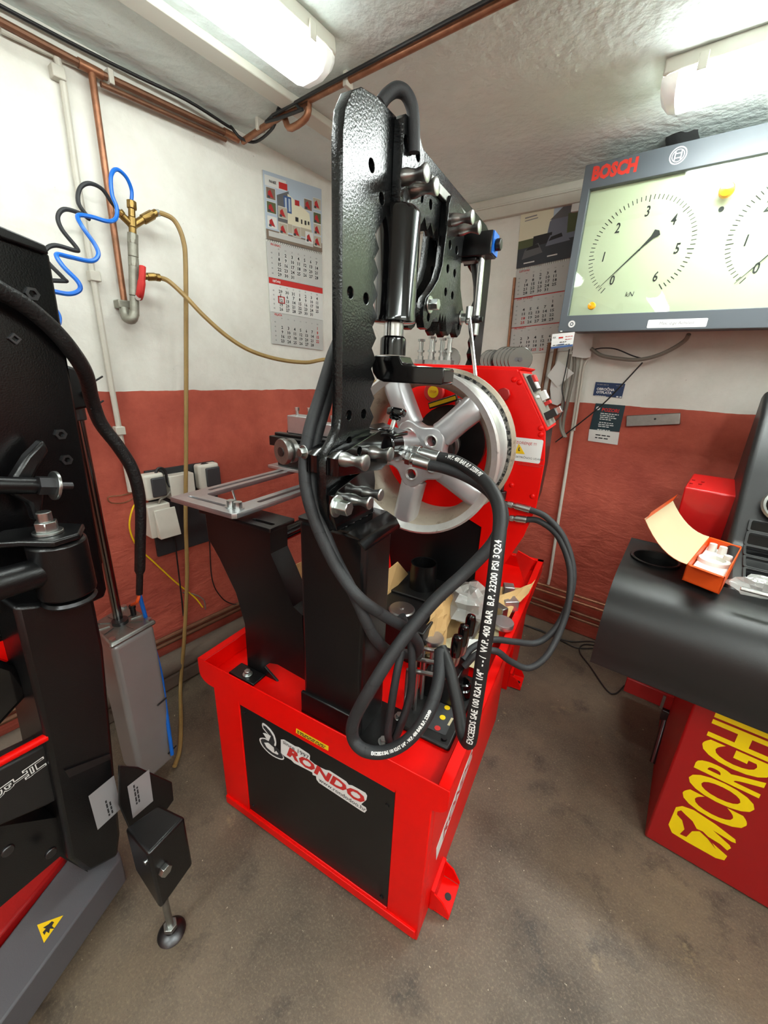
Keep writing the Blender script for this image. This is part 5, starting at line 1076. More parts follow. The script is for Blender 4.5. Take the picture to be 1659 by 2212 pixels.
for s in (-1, 1): mm.box((s * 0.010 - 0.002, -0.014, 0), (s * 0.010 + 0.002, 0.014, 0.0004)); mm.box((-0.010, s * 0.007 - 0.0015, 0), (0.010, s * 0.007 + 0.0015, 0.0004))
m3_ = mm.mesh('emblem_bar'); mesh_obj('brand_emblem', join_mesh([(me, T(p.x, BY - 0.0008, p.z) @ XZ), (me2, T(p.x, BY - 0.0008, p.z) @ XZ), (m3_, T(p.x, BY - 0.0006, p.z) @ XZ)], 'brand_emblem'), 'sticker_white', bd, FR)
p = rY(1235, 700, BY); mesh_obj('key_lock_ring', join_mesh([(plate_mesh([circle(0, 0, 0.015, 24), circle(0, 0, 0.008, 24)], 0.0006), T(p.x, BY - 0.0008, p.z) @ XZ), (plate_mesh([circle(0, 0, 0.004, 16)], 0.001), T(p.x, BY - 0.0008, p.z) @ XZ)], 'key_lock_ring'), 'sticker_white', bd, FR)
a, c = rY(1401, 690, BY), rY(1525, 706, BY)
st = plate('note_strip', [rrect(a.x, min(a.z, c.z), c.x, max(a.z, c.z) - 0.002, 0.004)], XZ, 0.0003, 'sticker_white', bd, T(0, BY - 0.0006, 0)); text('strip_lettering', "Max. d'ge Achslast", 0.016, axes(((a.x + c.x) / 2, BY - 0.0014, (a.z + c.z) / 2), (1, 0, 0), (0, 0, 1)), 'ink_grey', st, FR, shear=0.1)
p = rY(1210, 717, BY); print_lines('type_print', axes((p.x, BY - 0.0007, p.z), (1, 0, 0), (0, 0, 1)), [(0, 0.018, 0, 0.005)], 'sticker_white', bd)
for q in bd.children: pass
# glove-like black pouch on top of the board, white strip left of it
pb = root('black_pouch', 'crumpled black cloth pouch lying on top of the gauge board', 'pouch', (1.50, -0.22, bz1))
def pouch(u, v): 
    x = 1.445 + 0.105 * u + 0.01 * math.sin(v * 5); z = bz1 + 0.07 * v * (1 + 0.12 * math.sin(u * 7)); bulge = 0.035 * math.sin(math.pi * u) * (1 - 0.5 * v)
    return (x + 0.01 * v, -0.235 - bulge, z)
b = MB(); b.grid(pouch, 10, 6); b.grid(lambda u, v: (pouch(u, v)[0], -0.435 - pouch(u, v)[1], pouch(u, v)[2]), 10, 6)
b.build('cloth', 'rubber_dark', pb, FR)
tag(MB().box((1.06, -0.025, 2.30), (1.20, -0.004, 2.335)).build('wall_strip', 'sticker_white', None, FR, bevel=0.002), 'short white plastic strip on the wall left of the gauge board', 'strip')
# business card tucked under the frame
b = MB(); q = [rY(1193, 722, BY - 0.004), rY(1242, 717, BY - 0.004), rY(1237, 748, BY - 0.004), rY(1190, 754, BY - 0.004)]
b.hexa(q, [p + Vector((0, -0.0012, 0)) for p in q]); cdo = tag(b.build('business_card', 'sticker_white', None, FR, smooth=False), 'small white business card stuck to the lower left corner of the gauge board', 'card')
lq = lambda u, v, h=0.002: lerp2(q, u, v) + Vector((0, -h, 0))
b = MB(); b.quad(lq(0, 1), lq(1, 1), lq(1, 0.86), lq(0, 0.86)); b.quad(lq(.3, .82), lq(.6, .82), lq(.6, .74), lq(.3, .74)); b.build('card_stripe', 'window_print', cdo, FR, smooth=False)
for s, u, v, sz, m in (('RK', 0.13, 0.26, 0.012, 'ink'),):
    text('card_lettering', s, sz, axes(lq(u, v, 0.0025), q[1] - q[0], q[0] - q[3]), m, cdo, FR)
print_lines('card_print', axes(lq(0.32, 0.40, 0.0025), q[1] - q[0], q[0] - q[3]), [(0, 0.022, 0.004, 0.006), (0.03, 0.062, 0.008, 0.0025), (0.03, 0.062, -0.004, 0.0025)], 'ink_red', cdo, seed=5)
print_lines('card_print', axes(lq(0.08, 0.80, 0.0025), q[1] - q[0], q[0] - q[3]), [(0, 0.08, 0, 0.003), (0.03, 0.06, 0.012, 0.003)], 'ink', cdo, seed=6)
# paper notes, cables and pipes under the board
def note(label, px, m, d=0.02, lines=5, name='paper_note', cat='paper note'):
    q = [rY(x, y, -d) for x, y in px]; n = len(q); b = MB(); b.add(q + [p + Vector((0, -0.001, 0)) for p in q], [tuple(range(n))[::-1], tuple(range(n, 2 * n))] + [(i, (i + 1) % n, n + (i + 1) % n, n + i) for i in range(n)])
    o = tag(b.build(name, m, None, FR, smooth=False), label, cat); return o, q
note('blank white paper sheet stuck below the corner of the gauge board', [(1241, 724), (1282, 724), (1276, 772), (1262, 774), (1236, 770)], 'paper', 0.05)
note('torn white paper note turned on its corner beside the cables', [(1206, 778), (1240, 806), (1204, 836), (1182, 812)], 'paper', 0.05)
note('curling white paper strip hanging behind the cables', [(1191, 820), (1212, 835), (1216, 868), (1204, 876), (1192, 872), (1188, 840)], 'paper', 0.035)
note('blue instalment payment sticker reading OBROČNA OTPLATA', [(1287, 825), (1351, 829), (1343, 860), (1281, 854)], 'blue_sign', 0.003, name='blue_sticker', cat='sticker')
def wall_text(s, c, size, m, par, sx=1.0, tilt=(1, 0, 0), d=0.0045, al='CENTER', off=0.0):
    p = rY(c[0], c[1], -d); text('printed_text', s, size, axes(p, tilt, (0, 0, 1)), m, par, FR, sx=sx, align=al, offset=off)
bs = bpy.data.objects['blue_sticker']; tl = rY(1351, 829, -0.003) - rY(1287, 825, -0.003)
wall_text('OBROČNA', (1289, 840), 0.017, 'ink_white', bs, 1.0, tl, al='LEFT', off=0.0006); wall_text('OTPLATA', (1288, 847), 0.017, 'ink_white', bs, 1.0, tl, al='LEFT', off=0.0006); print_lines('sticker_print', axes(rY(1290, 831, -0.0045), tl, (0, 0, 1)), [(0, 0.055, 0, 0.004), (0.09, 0.125, 0, 0.003)], 'ink_grey', bs); print_lines('sticker_print', axes(rY(1286, 855, -0.0045), tl, (0, 0, 1)), [(0, 0.05, 0, 0.003), (0.10, 0.125, 0.001, 0.006)], 'ink_white', bs, seed=3)
note('dark teal warning notice headed POZOR on the red wall', [(1287, 871), (1351, 876), (1338, 933), (1273, 929)], 'teal_sign', 0.003, name='warning_notice', cat='notice')
note('torn white slip stuck over the foot of the teal notice', [(1273, 927), (1338, 934), (1334, 961), (1270, 952)], 'paper', 0.0045, name='paper_slip', cat='paper note')
wn = bpy.data.objects['warning_notice']; wall_text('POZOR!', (1300, 885), 0.024, 'ink_red', wn, 0.95, tl, al='LEFT', off=0.001)
p = rY(1292, 882, -0.0045); mesh_obj('notice_emblem', join_mesh([(plate_mesh([circle(0, 0, 0.010, 20), circle(0.001, 0, 0.004, 14)], 0.0003), T(p.x, p.y, p.z) @ XZ)], 'notice_emblem'), 'ink_white', wn, FR)
for k, (w_, x) in enumerate(((0.088, 1297), (0.07, 1296), (0.078, 1296), (0.055, 1295), (0.068, 1294), (0.078, 1292), (0.052, 1292), (0.062, 1290), (0.074, 1290))):
    print_lines('notice_print', axes(rY(x, 893.5 + k * 4.1 + (3 if k > 3 else 0) + (3 if k > 6 else 0), -0.0045), tl, (0, 0, 1)), [(0, w_, 0, 0.0042)], 'ink_white', wn, seed=k)
ps = bpy.data.objects['paper_slip']
for k, (x, y) in enumerate(((1286, 940), (1285, 946))): print_lines('slip_print', axes(rY(x, y, -0.0062), tl, (0, 0, 1)), [(0, 0.072, 0, 0.006)], 'ink', ps, seed=k + 20)
q = [rY(1353, 898, -0.02), rY(1470, 892, -0.02), rY(1469, 917, -0.02), rY(1352, 922, -0.02)]
b = MB(); b.hexa([p + Vector((0, 0.019, 0)) for p in q], q); mbar = tag(b.build('metal_bar', 'steel_dull', None, FR, bevel=0.003), 'narrow bare metal bar screwed to the dark red wall', 'bar'); p = rY(1415, 905, -0.021); MB().cyl(p, p + Vector((0, -0.003, 0)), 0.005, n=12).build('screw_hole', 'ink', mbar, FR)
def RYp(pts): return [rY(x, y, -d) for x, y, d in pts]
pipe('copper_pipe', 'thin copper pipe rising beside the car calendar on the right wall', 'pipe', RYp([(1112, 600, 0.012), (1096, 770, 0.012), (1086, 860, 0.012)]), 0.008, 'copper')
pipe('copper_pipe', 'brown copper pipe below the car calendar, left of a pair', 'pipe', RYp([(1187, 740, 0.012), (1168, 855, 0.012), (1160, 900, 0.012)]), 0.009, 'copper_old')
pipe('copper_pipe', 'brown copper pipe below the car calendar, right of a pair', 'pipe', RYp([(1203, 740, 0.012), (1181, 870, 0.012), (1172, 930, 0.012)]), 0.009, 'copper_old')
pipe('cable_conduit', 'flat white cable trunk running down the right wall to the floor', 'conduit', RYp([(1262, 730, 0.02), (1256, 790, 0.02), (1245, 870, 0.02), (1228, 985, 0.02), (1208, 1110, 0.02), (1188, 1245, 0.02), (1184, 1262, 0.02)]), 0.009, 'conduit', 1)
pipe('power_cable', 'white cable drooping from behind the paper sheet down the right wall', 'cable', RYp([(1276, 770, 0.03), (1262, 790, 0.03), (1256, 830, 0.03), (1250, 868, 0.03), (1240, 930, 0.03)]), 0.006, 'conduit', 5)
pipe('power_cable', 'grey cable bundle hanging left of the white trunk', 'cable', RYp([(1240, 760, 0.03), (1240, 800, 0.035), (1228, 860, 0.04), (1218, 905, 0.04), (1216, 930, 0.04), (1222, 945, 0.04)]), 0.009, 'cable_grey', 5)
pipe('power_cable', 'second grey cable hanging with the bundle left of the white trunk', 'cable', RYp([(1232, 765, 0.045), (1222, 830, 0.045), (1214, 880, 0.05), (1210, 910, 0.05), (1213, 932, 0.05), (1219, 944, 0.05)]), 0.007, 'cable_grey', 5)
pipe('power_cable', 'thin black wire curving down from the business card', 'cable', RYp([(1230, 754, 0.07), (1222, 800, 0.07), (1214, 840, 0.07), (1219, 872, 0.07), (1210, 900, 0.09), (1190, 915, 0.12)]), 0.0028, 'cable_black', 5)
pipe('power_cable', 'grey cable bundle sagging under the gauge board', 'cable', RYp([(1277, 753, 0.06), (1300, 768, 0.07), (1340, 775, 0.08), (1380, 777, 0.10), (1420, 768, 0.12), (1455, 752, 0.14), (1480, 735, 0.16), (1488, 722, 0.18)]), 0.009, 'cable_grey', 6)
pipe('power_cable', 'thin black wire looping above the sagging cable bundle', 'cable', RYp([(1279, 756, 0.06), (1300, 752, 0.07), (1330, 754, 0.08), (1365, 768, 0.09), (1385, 774, 0.10)]), 0.003, 'cable_black', 6)
pipe('power_cable', 'thin dark wire slanting down across the blue sticker', 'cable', RYp([(1388, 783, 0.06), (1340, 835, 0.06), (1300, 875, 0.05), (1245, 920, 0.04), (1200, 955, 0.03)]), 0.0034, 'cable_black', 4)
pipe('power_cable', 'black wire hanging from the ceiling trunking near the arch top', 'cable', RYp([(990, 378, 0.03), (1006, 390, 0.03), (1019, 408, 0.03), (1014, 425, 0.03), (1004, 436, 0.03)]), 0.0035, 'cable_black', 5)
# cables on the floor by the right wall
for lb, pts in (('black cable lying along the floor towards the wheel balancer', [(1135, 1350), (1170, 1362), (1200, 1376), (1235, 1386), (1280, 1386), (1320, 1400)]), ('thin black cable loop on the floor beside the wheel balancer', [(1120, 1345), (1180, 1368), (1215, 1385), (1250, 1400), (1300, 1398), (1262, 1392), (1252, 1408), (1275, 1440), (1310, 1490), (1330, 1498), (1350, 1480), (1372, 1466)])):
    P = [rZ(x, y, 0.006) for x, y in pts]; r_ = root('power_cable', lb, 'cable', P[0]); MB().tube(P, 0.0035, 6, 6).build('cable_run', 'cable_black', r_, FR)
# ================================================================== wheel balancer at the right
BL = root('wheel_balancer', 'wheel balancer with grey plastic weight tray over a red cabinet lettered in yellow', 'wheel balancer', (2.5, -0.9, 0))
def lpart(b, name, m, parent=BL, **k): return b.build(name, m, parent, FR, **k)
HX0, HX1 = 1.705, 3.1
prof = [(-1.165, 0.640), (-1.200, 0.665), (-1.204, 0.75), (-1.190, 0.825), (-1.150, 0.880), (-1.085, 0.910), (-1.0, 0.920), (-0.76, 0.930), (-0.74, 0.915), (-0.74, 0.70), (-0.78, 0.64)]
prof = [(p.x, p.y) for p in catmull([(a, c, 0) for a, c in prof], 3, True)]
b = MB(); b.prism(prof, 'x', HX0, HX1); hood = lpart(b, 'hood', 'hood_grey', bevel=0.02, seg=4, ang=0.5)
def carve(o, cutter):
    """sink a recess into a mesh and keep the result as plain geometry"""
    ct = bpy.data.objects.new('cutter', cutter.mesh('cutter')); COL.objects.link(ct)
    bo = o.modifiers.new('carve', 'BOOLEAN'); bo.object = ct; bo.operation = 'DIFFERENCE'; bo.solver = 'EXACT'
    bpy.context.view_layer.update(); dg = bpy.context.evaluated_depsgraph_get(); me = bpy.data.meshes.new_from_object(o.evaluated_get(dg))
    o.modifiers.clear(); o.data = me
    for p in me.polygons: p.use_smooth = True
    me.set_sharp_from_angle(angle=0.5); bpy.data.objects.remove(ct)
# round dish sunk in the tray
c = rZ(1415, 1209, 0.925)
b = MB(); b.lathe([(0.073, 0.0), (0.076, 0.004), (0.072, 0.006), (0.066, 0.004), (0.064, -0.02)], (c.x, c.y, 0.927), (0, 0, 1), 36, cap=False); dish = lpart(b, 'dish_rim', 'hood_grey')
ct_ = MB().cyl((c.x, c.y, 0.86), (c.x, c.y, 1.0), 0.066, n=36); o0 = rZ(1540, 1252, 0.925); ct_.box((o0.x - 0.05, o0.y - 0.03, 0.87), (o0.x + 0.075, o0.y + 0.05, 1.0)); carve(hood, ct_)
lpart(MB().cyl((c.x, c.y, 0.861), (c.x, c.y, 0.864), 0.0655, n=36), 'dish_floor', 'rubber_dark', dish)
# upright console with weight pockets
cpf = [(-0.98, 0.90), (-0.93, 0.925), (-0.70, 0.985), (-0.52, 1.22), (-0.42, 1.42), (-0.30, 1.50), (-0.24, 1.48), (-0.24, 0.80), (-0.74, 0.80)]
b = MB(); b.prism(cpf, 'x', 1.985, HX1); lpart(b, 'console', 'hood_grey', bevel=0.02, seg=4)
def pocket(v0, v1, u0, u1):
    A, B_ = Vector((0, -0.93, 0.925)), Vector((0, -0.70, 0.985)); Cc = Vector((0, -0.52, 1.22))
    def on(v):
        return A.lerp(B_, v) if v <= 1 else B_.lerp(Cc, v - 1)
    d = (on(v1) - on(v0)).normalized(); n_ = Vector((0, -d.z, d.y)) if d.y > 0 else Vector((0, d.z, -d.y))
    M4 = axes(on(v0) + Vector((u0, 0, 0)) + n_ * 0.004, (1, 0, 0), d); w_, h_ = u1 - u0, (on(v1) - on(v0)).length
    o = plate('pocket_rim', [rrect(-0.008, -0.006, w_ + 0.008, h_ + 0.006, 0.008), rrect(0, 0, w_, h_, 0.006)], M4, 0.004, 'hood_grey', BL, FR, bevel=0.001)
    me = plate_mesh([rrect(0, 0, w_, h_, 0.006)], 0.0006); me.transform(M4 @ T(0, 0, -0.002)); mesh_obj('pocket_floor', me, 'black_gloss', o, FR)
for v0, v1 in ((0.16, 0.40), (0.46, 0.70), (0.76, 0.98), (1.03, 1.17), (1.21, 1.33)):
    pocket(v0, v1, 2.035, 2.155); pocket(v0, v1, 2.18, 2.30)
b = MB(); b.lathe([(0.06, 0.0), (0.066, 0.004), (0.06, 0.01), (0.052, 0.006), (0.05, -0.006)], Vector((2.11, -0.61, 1.125)), (0, -0.78, 0.62), 28, cap=False); rr_ = lpart(b, 'ring_holder', 'steel_dull')
b = MB(); b.cyl((2.11, -0.605, 1.118), (2.11, -0.615, 1.126), 0.05, n=28); lpart(b, 'ring_floor', 'black_gloss', rr_)
# red motor box behind the tray
b = MB(); b.hexa([(1.832, -0.50, 0.80), (2.0, -0.50, 0.80), (2.02, -0.28, 0.80), (1.84, -0.28, 0.80)], [(1.825, -0.50, 1.117), (1.998, -0.50, 1.113), (2.015, -0.28, 1.14), (1.845, -0.28, 1.14)]); rb = lpart(b, 'motor_box', 'corghi_bright', bevel=0.006)
for px, py in ((1493, 1045), (1512, 1047), (1498, 1038), (1518, 1042)):
    p = rZ(px, py, 1.128); lpart(MB().cyl(p, p + Vector((0, 0, 0.004)), 0.006, n=10), 'box_screw', 'corghi_red', rb)
# cabinet with lettering
PY = -1.13
b = MB(); b.box((1.99, PY, 0.006), (2.9, -0.45, 0.66)); cab2 = lpart(b, 'cabinet', 'corghi_red', bevel=0.006)
def lettering(s, x0, x1, z0, z1):
    """letters stacked to read upwards: text right = +z, text up = -x"""
    me = text_mesh(s, 1.0, offset=0.032, spacing=0.98, res=4); xs = [v.co.x for v in me.vertices]; ys = [v.co.y for v in me.vertices]
    sx, sy = (z1 - z0) / (max(xs) - min(xs)), (x1 - x0) / (max(ys) - min(ys))
    for v in me.vertices: v.co = Vector((x1 - (v.co.y - min(ys)) * sy, PY - 0.0012, z0 + (v.co.x - min(xs)) * sx))
    return mesh_obj('brand_lettering', me, 'corghi_yellow', cab2, FR)
pl = lambda x, y: rY(1260 + x / 4.0225, 1450 + y / 4.0225, PY)
xl = pl(860, 1060).x; xr = pl(1420, 1335).x
lettering('CORGHI', xl, xr, pl(1120, 1290).z + 0.004, pl(1145, 355).z)
def pts2(L): return [(pl(*q).x, pl(*q).z) for q in L]
yel = [(860, 1170), (960, 1205), (1150, 1330), (1322, 1462), (1325, 1492), (1290, 1480), (1120, 1375), (1270, 1510), (1283, 1535), (1250, 1555), (1190, 1500), (1060, 1420), (1130, 1500), (1250, 1605), (1225, 1640), (1150, 1620), (900, 1480), (770, 1400), (740, 1330), (805, 1180)]
plate('brand_emblem', [pts2(yel)], XZ, 0.0004, 'corghi_yellow', cab2, T(0, PY - 0.0008, 0))
cre = [(820, 1215), (850, 1205), (890, 1245), (950, 1300), (985, 1365), (1040, 1390), (1100, 1450), (1150, 1540), (1080, 1450), (1010, 1385), (945, 1385), (895, 1435), (840, 1410), (880, 1370), (860, 1290), (815, 1240)]
plate('emblem_figure', [pts2(cre)], XZ, 0.0004, 'corghi_red', cab2, T(0, PY - 0.0018, 0))
lpart(MB().box((1.82, -0.70, 0.23), (2.0, -0.45, 0.30)), 'base_beam', 'corghi_red', bevel=0.003)
lpart(MB().box((1.955, -0.705, 0.225), (1.965, -0.699, 0.29)), 'beam_edge', 'steel_dull')
a, c = rZ(1440, 1545, 0.20), rZ(1410, 1648, 0.03)
b = MB(); b.cyl(a, c, 0.012, n=8); b.box((a.x - 0.02, a.y - 0.02, a.z - 0.02), (a.x + 0.2, a.y + 0.02, a.z + 0.03)); lpart(b, 'brake_pedal', 'dark_steel', bevel=0.002)
# --- open orange box with moulded insert on the tray
OB = root('orange_box', 'open orange cardboard box with a moulded white insert on the balancer tray', 'box', rZ(1540, 1235, 0.93))
z0, z1 = 0.932, 0.985
q = [rZ(1473, 1252, z0), rZ(1553, 1284, z0), rZ(1600, 1218, z0), rZ(1523, 1188, z0)]
ux, uy = (q[1] - q[0]), (q[3] - q[0])
def ob(u, v, z): return Vector(q[0]) + ux * u + uy * v + Vector((0, 0, z - z0))
def slab(u0, v0, u1, v1, za, zb, name, m, **k): return MB().hexa([ob(u0, v0, za), ob(u1, v0, za), ob(u1, v1, za), ob(u0, v1, za)], [ob(u0, v0, zb), ob(u1, v0, zb), ob(u1, v1, zb), ob(u0, v1, zb)]).build(name, m, OB, FR, **k)
slab(0, 0, 1, 1, z0, z0 + 0.003, 'box_base', 'orange_card'); slab(0, 0, 1, 0.03, z0, z1, 'box_side', 'orange_card'); slab(0, 0.97, 1, 1, z0, z1, 'box_side', 'orange_card'); slab(0, 0, 0.03, 1, z0, z1, 'box_side', 'orange_card'); slab(0.97, 0, 1, 1, z0, z1, 'box_side', 'orange_card')
slab(0.06, 0.06, 0.94, 0.94, z0 + 0.003, z0 + 0.025, 'insert', 'sticker_white', bevel=0.004)
ci = ob(0.5, 0.5, z0 + 0.025); MB().lathe([(0.045, 0), (0.042, 0.012), (0.03, 0.014), (0.028, 0.002), (0.012, 0.001)], ci, (0, 0, 1), 24).build('moulded_ring', 'film_white', OB, FR)
for u, v in ((0.25, 0.82), (0.55, 0.82), (0.8, 0.6)): p = ob(u, v, z0 + 0.022); MB().cyl(p, p + Vector((0, 0, 0.03)), 0.014, 0.011, n=14).build('moulded_post', 'film_white', OB, FR)
# lid bent back to the left, front flap standing
lid = [ob(0, 0, z1), ob(0, 1, z1)]
def lidf(u, v): p = lid[0].lerp(lid[1], v); d = -ux.normalized(); s = 0.15 * u; return p + d * s + Vector((0, 0, 0.11 * u * u - 0.012 * u))
MB().grid(lidf, 8, 4).build('lid_inside', 'card_light', OB, FR); MB().grid(lambda u, v: Vector(lidf(u, v)) + Vector((-0.0012, 0, -0.0012)), 8, 4).build('lid_outside', 'orange_card', OB, FR)
MB().grid(lambda u, v: Vector(lidf(0.98, v)) + Vector((0.01 * u, 0, 0.03 * u)), 2, 4).build('lid_tuck', 'orange_card', OB, FR)
MB().hexa([ob(0.06, 0.02, z1), ob(0.94, 0.02, z1), ob(0.94, 0.0, z1), ob(0.06, 0.0, z1)], [ob(0.16, -0.16, z1 + 0.022), ob(0.9, -0.16, z1 + 0.022), ob(0.9, -0.18, z1 + 0.022), ob(0.16, -0.18, z1 + 0.022)]).build('front_flap', 'orange_card', OB, FR)
# --- crumpled clear bag with a steel bar at the right edge
BG = root('plastic_bag', 'crumpled clear plastic bag on the balancer tray at the right edge', 'bag', rZ(1650, 1280, 0.94))
rnd = random.Random(3); c = rZ(1655, 1275, 0.95)
def bagf(c, rx, ry, rz_, seed):
    r = random.Random(seed); off = {}
    def f(u, v):
        k = (round(u * 14) % 14, round(v * 9))
        if k not in off: off[k] = r.uniform(0.62, 1.15)
        a = 2 * math.pi * u; th = math.pi * v; o = off[k]
        return Vector(c) + Vector((math.cos(a) * math.sin(th) * rx * o, math.sin(a) * math.sin(th) * ry * o, max(math.cos(th) * rz_ * o, -rz_ * 0.5)))
    return f
MB().grid(bagf(c, 0.09, 0.05, 0.035, 4), 14, 9).build('bag_film', 'clear_film', BG, FR, ang=0.3)
a = rZ(1600, 1271, 0.975); d_ = Vector((1, 0.0, 0))
tag(MB().cyl(a, a + Vector((0.2, -0.0, 0)), 0.006, n=10).build('steel_rod', 'steel', None, FR), 'thin steel rod lying across the plastic bag on the balancer', 'rod')
# ================================================================== black tyre changer at the left edge
FT = T(0.8, -2.3, 0) @ Matrix.Rotation(math.radians(10), 4, 'Z'); FTI = FT.inverted(); CAMT = FTI @ CAM
def _rayT(x, y): return FTI.to_3x3() @ _ray(x, y)
def tX(x, y, v): return _on(CAMT, _rayT(x, y), 0, v)
def tZ(x, y, v): return _on(CAMT, _rayT(x, y), 2, v)
TC = root('tyre_changer', 'black tyre changer post with tilting column, grey air cylinder and levelling foot', 'tyre changer', (-0.1, 0, 0), FT)
def tpart(b, name, m, parent=TC, **k): return b.build(name, m, parent, FT, **k)
def slabX(px, v, depth, name, m, parent=TC, **k):
    P = [tX(x, y, v) for x, y in px]; b = MB(); b.prism([(p.y, p.z) for p in P], 'x', v - depth, v); return tpart(b, name, m, parent, **k)
# tilting column with nuts
b = MB(); b.prism([(-0.30, 0.92), (-0.05, 0.90), (0.150, 0.905), (0.160, 0.925), (0.184, 1.70), (0.172, 1.72), (0.10, 1.735), (0.02, 1.79), (-0.30, 1.79)], 'x', -0.24, -0.12); tpart(b, 'column', 'black_gloss_tex', bevel=0.006)
b = MB(); b.prism([(0.10, 1.73), (0.172, 1.716), (0.176, 1.70), (0.10, 1.71), (0.02, 1.77), (0.02, 1.79)], 'x', -0.12, -0.105); tpart(b, 'column_lip', 'black_paint', bevel=0.003)
def nut(px, py, v, r=0.011, n=6, m='dark_steel'):
    p = tX(px, py, v); b = MB(); b.lathe([(r * 0.55, -0.002), (r * 0.55, 0.006), (r, 0.006), (r, 0.0)], p, (1, 0, 0), n, cap=False); o = tpart(b, 'nut', m); return o
nut(68, 635, -0.12, 0.013); nut(130, 938, -0.12, 0.012); nut(143, 993, -0.12, 0.012); nut(30, 732, -0.12, 0.011, 4)
# curved bracket behind the column, clevis and rods
slabX([(120, 785), (150, 790), (178, 800), (200, 830), (206, 862), (192, 882), (150, 890), (120, 880)], -0.27, 0.07, 'clevis_bracket', 'black_paint', bevel=0.008)
p = tX(186, 851, -0.265); tpart(MB().cyl(p, p + Vector((0.01, 0, 0)), 0.010, n=12), 'clevis_pin', 'zinc')
def room(p): return FTI @ Vector(p)
rod0, rod1 = room((0.425, -2.087, 0.67)), room((0.432, -2.086, 1.36))
tpart(MB().cyl(rod0, rod1, 0.0135, n=16), 'piston_rod', 'dark_chrome'); tpart(MB().cyl(rod1 + Vector((0, 0, -0.02)), rod1 + Vector((0, 0, 0.02)), 0.02, n=16), 'rod_end', 'dark_steel', bevel=0.003)
tpart(MB().cyl(rod0 + Vector((0.03, -0.035, 0.25)), rod1 + Vector((0.03, -0.035, 0.0)), 0.009, n=12), 'guide_rod', 'dark_chrome')
# air cylinder with cast end cap
cl = [room(rZ(x, y, 0.68)) for x, y in ((191, 1352), (238, 1396), (338, 1340), (270, 1305))]
cen = sum((Vector((p.x, p.y, 0)) for p in cl), Vector()) / 4
def ring(k): return [cen + (Vector((p.x, p.y, 0)) - cen) * k for p in cl]
b = MB(); q = ring(0.93); b.hexa([p + Vector((0, 0, 0.07)) for p in q], [p + Vector((0, 0, 0.665)) for p in q]); tpart(b, 'air_cylinder', 'cyl_grey', bevel=0.018, seg=4)
b = MB(); q = ring(1.0); b.hexa([p + Vector((0, 0, 0.665)) for p in q], [p + Vector((0, 0, 0.682)) for p in q]); cap = tpart(b, 'end_cap', 'steel_dull', bevel=0.012, seg=3)
for p in ring(0.78):
    b = MB(); b.cyl(p + Vector((0, 0, 0.682)), p + Vector((0, 0, 0.690)), 0.010, n=6); tpart(b, 'tie_nut', 'zinc', cap)
c0 = cen + Vector((0, 0, 0.682))
for k in range(10):
    a = 2 * math.pi * k / 10; d = Vector((math.cos(a), math.sin(a), 0)); b = MB(); b.obox(c0 + d * 0.048 + Vector((0, 0, 0.001)), (d, (-d.y, d.x, 0), (0, 0, 1)), (0.018, 0.002, 0.0025)); tpart(b, 'cap_rib', 'steel_dull', cap)
b = MB(); b.cyl(c0, c0 + Vector((0, 0, 0.012)), 0.024, n=20); tpart(b, 'rod_gland', 'dark_steel', cap)
fp = room(rZ(287, 1318, 0.70)); b = MB(); b.cyl(fp + Vector((0, 0, -0.02)), fp + Vector((0, 0, 0.012)), 0.009, n=10).cyl(fp + Vector((0, 0, 0.008)), fp + Vector((0, 0, 0.02)), 0.011, n=10); tpart(b, 'push_fitting', 'black_plastic', bevel=0.002)
# lower post
slabX([(30, 1310), (205, 1292), (226, 1400), (262, 1800), (256, 1850), (190, 1886), (152, 1860), (96, 1580)], -0.02, 0.14, 'post', 'black_paint', bevel=0.01)
slabX([(140, 1665), (238, 1628), (240, 1640), (150, 1680)], -0.015, 0.01, 'weld_seam', 'dark_steel')
# pivot knuckle with ears and big bolt, arm tube
k0, k1 = tX(156, 1292, 0.03), tX(156, 1168, 0.03); kx, ky = 0.0, 0.03
b = MB(); b.cyl((0.0, 0.028, 1.02), (0.0, 0.028, 1.145), 0.052, n=28); kn = tpart(b, 'knuckle', 'black_paint', bevel=0.006)
b = MB(); b.prism([(-0.06, -0.09), (0.0, -0.03), (0.052, 0.0), (0.05, 0.05), (0.0, 0.085), (-0.05, 0.06), (-0.09, -0.02)], 'z', 1.148, 1.162); tpart(b, 'ear_plate', 'black_paint', bevel=0.004)
p = tX(130, 1162, 0.0); b = MB(); b.cyl((0.0, 0.018, 1.162), (0.0, 0.018, 1.168), 0.026, n=24).cyl((0.0, 0.018, 1.168), (0.0, 0.018, 1.188), 0.020, n=6).cyl((0.0, 0.018, 1.188), (0.0, 0.018, 1.208), 0.013, n=14); tpart(b, 'pivot_bolt', 'zinc', bevel=0.001, seg=1)
b = MB(); b.cyl((0.02, -0.30, 1.11), (0.0, 0.01, 1.085), 0.030, n=20); tpart(b, 'swing_arm', 'black_paint')
b = MB(); b.lathe([(0.045, 1.0), (0.05, 1.006), (0.045, 1.012)], (0.0, 0.028, 0), (0, 0, 1), 24); tpart(b, 'bearing_ring', 'dark_steel', kn)
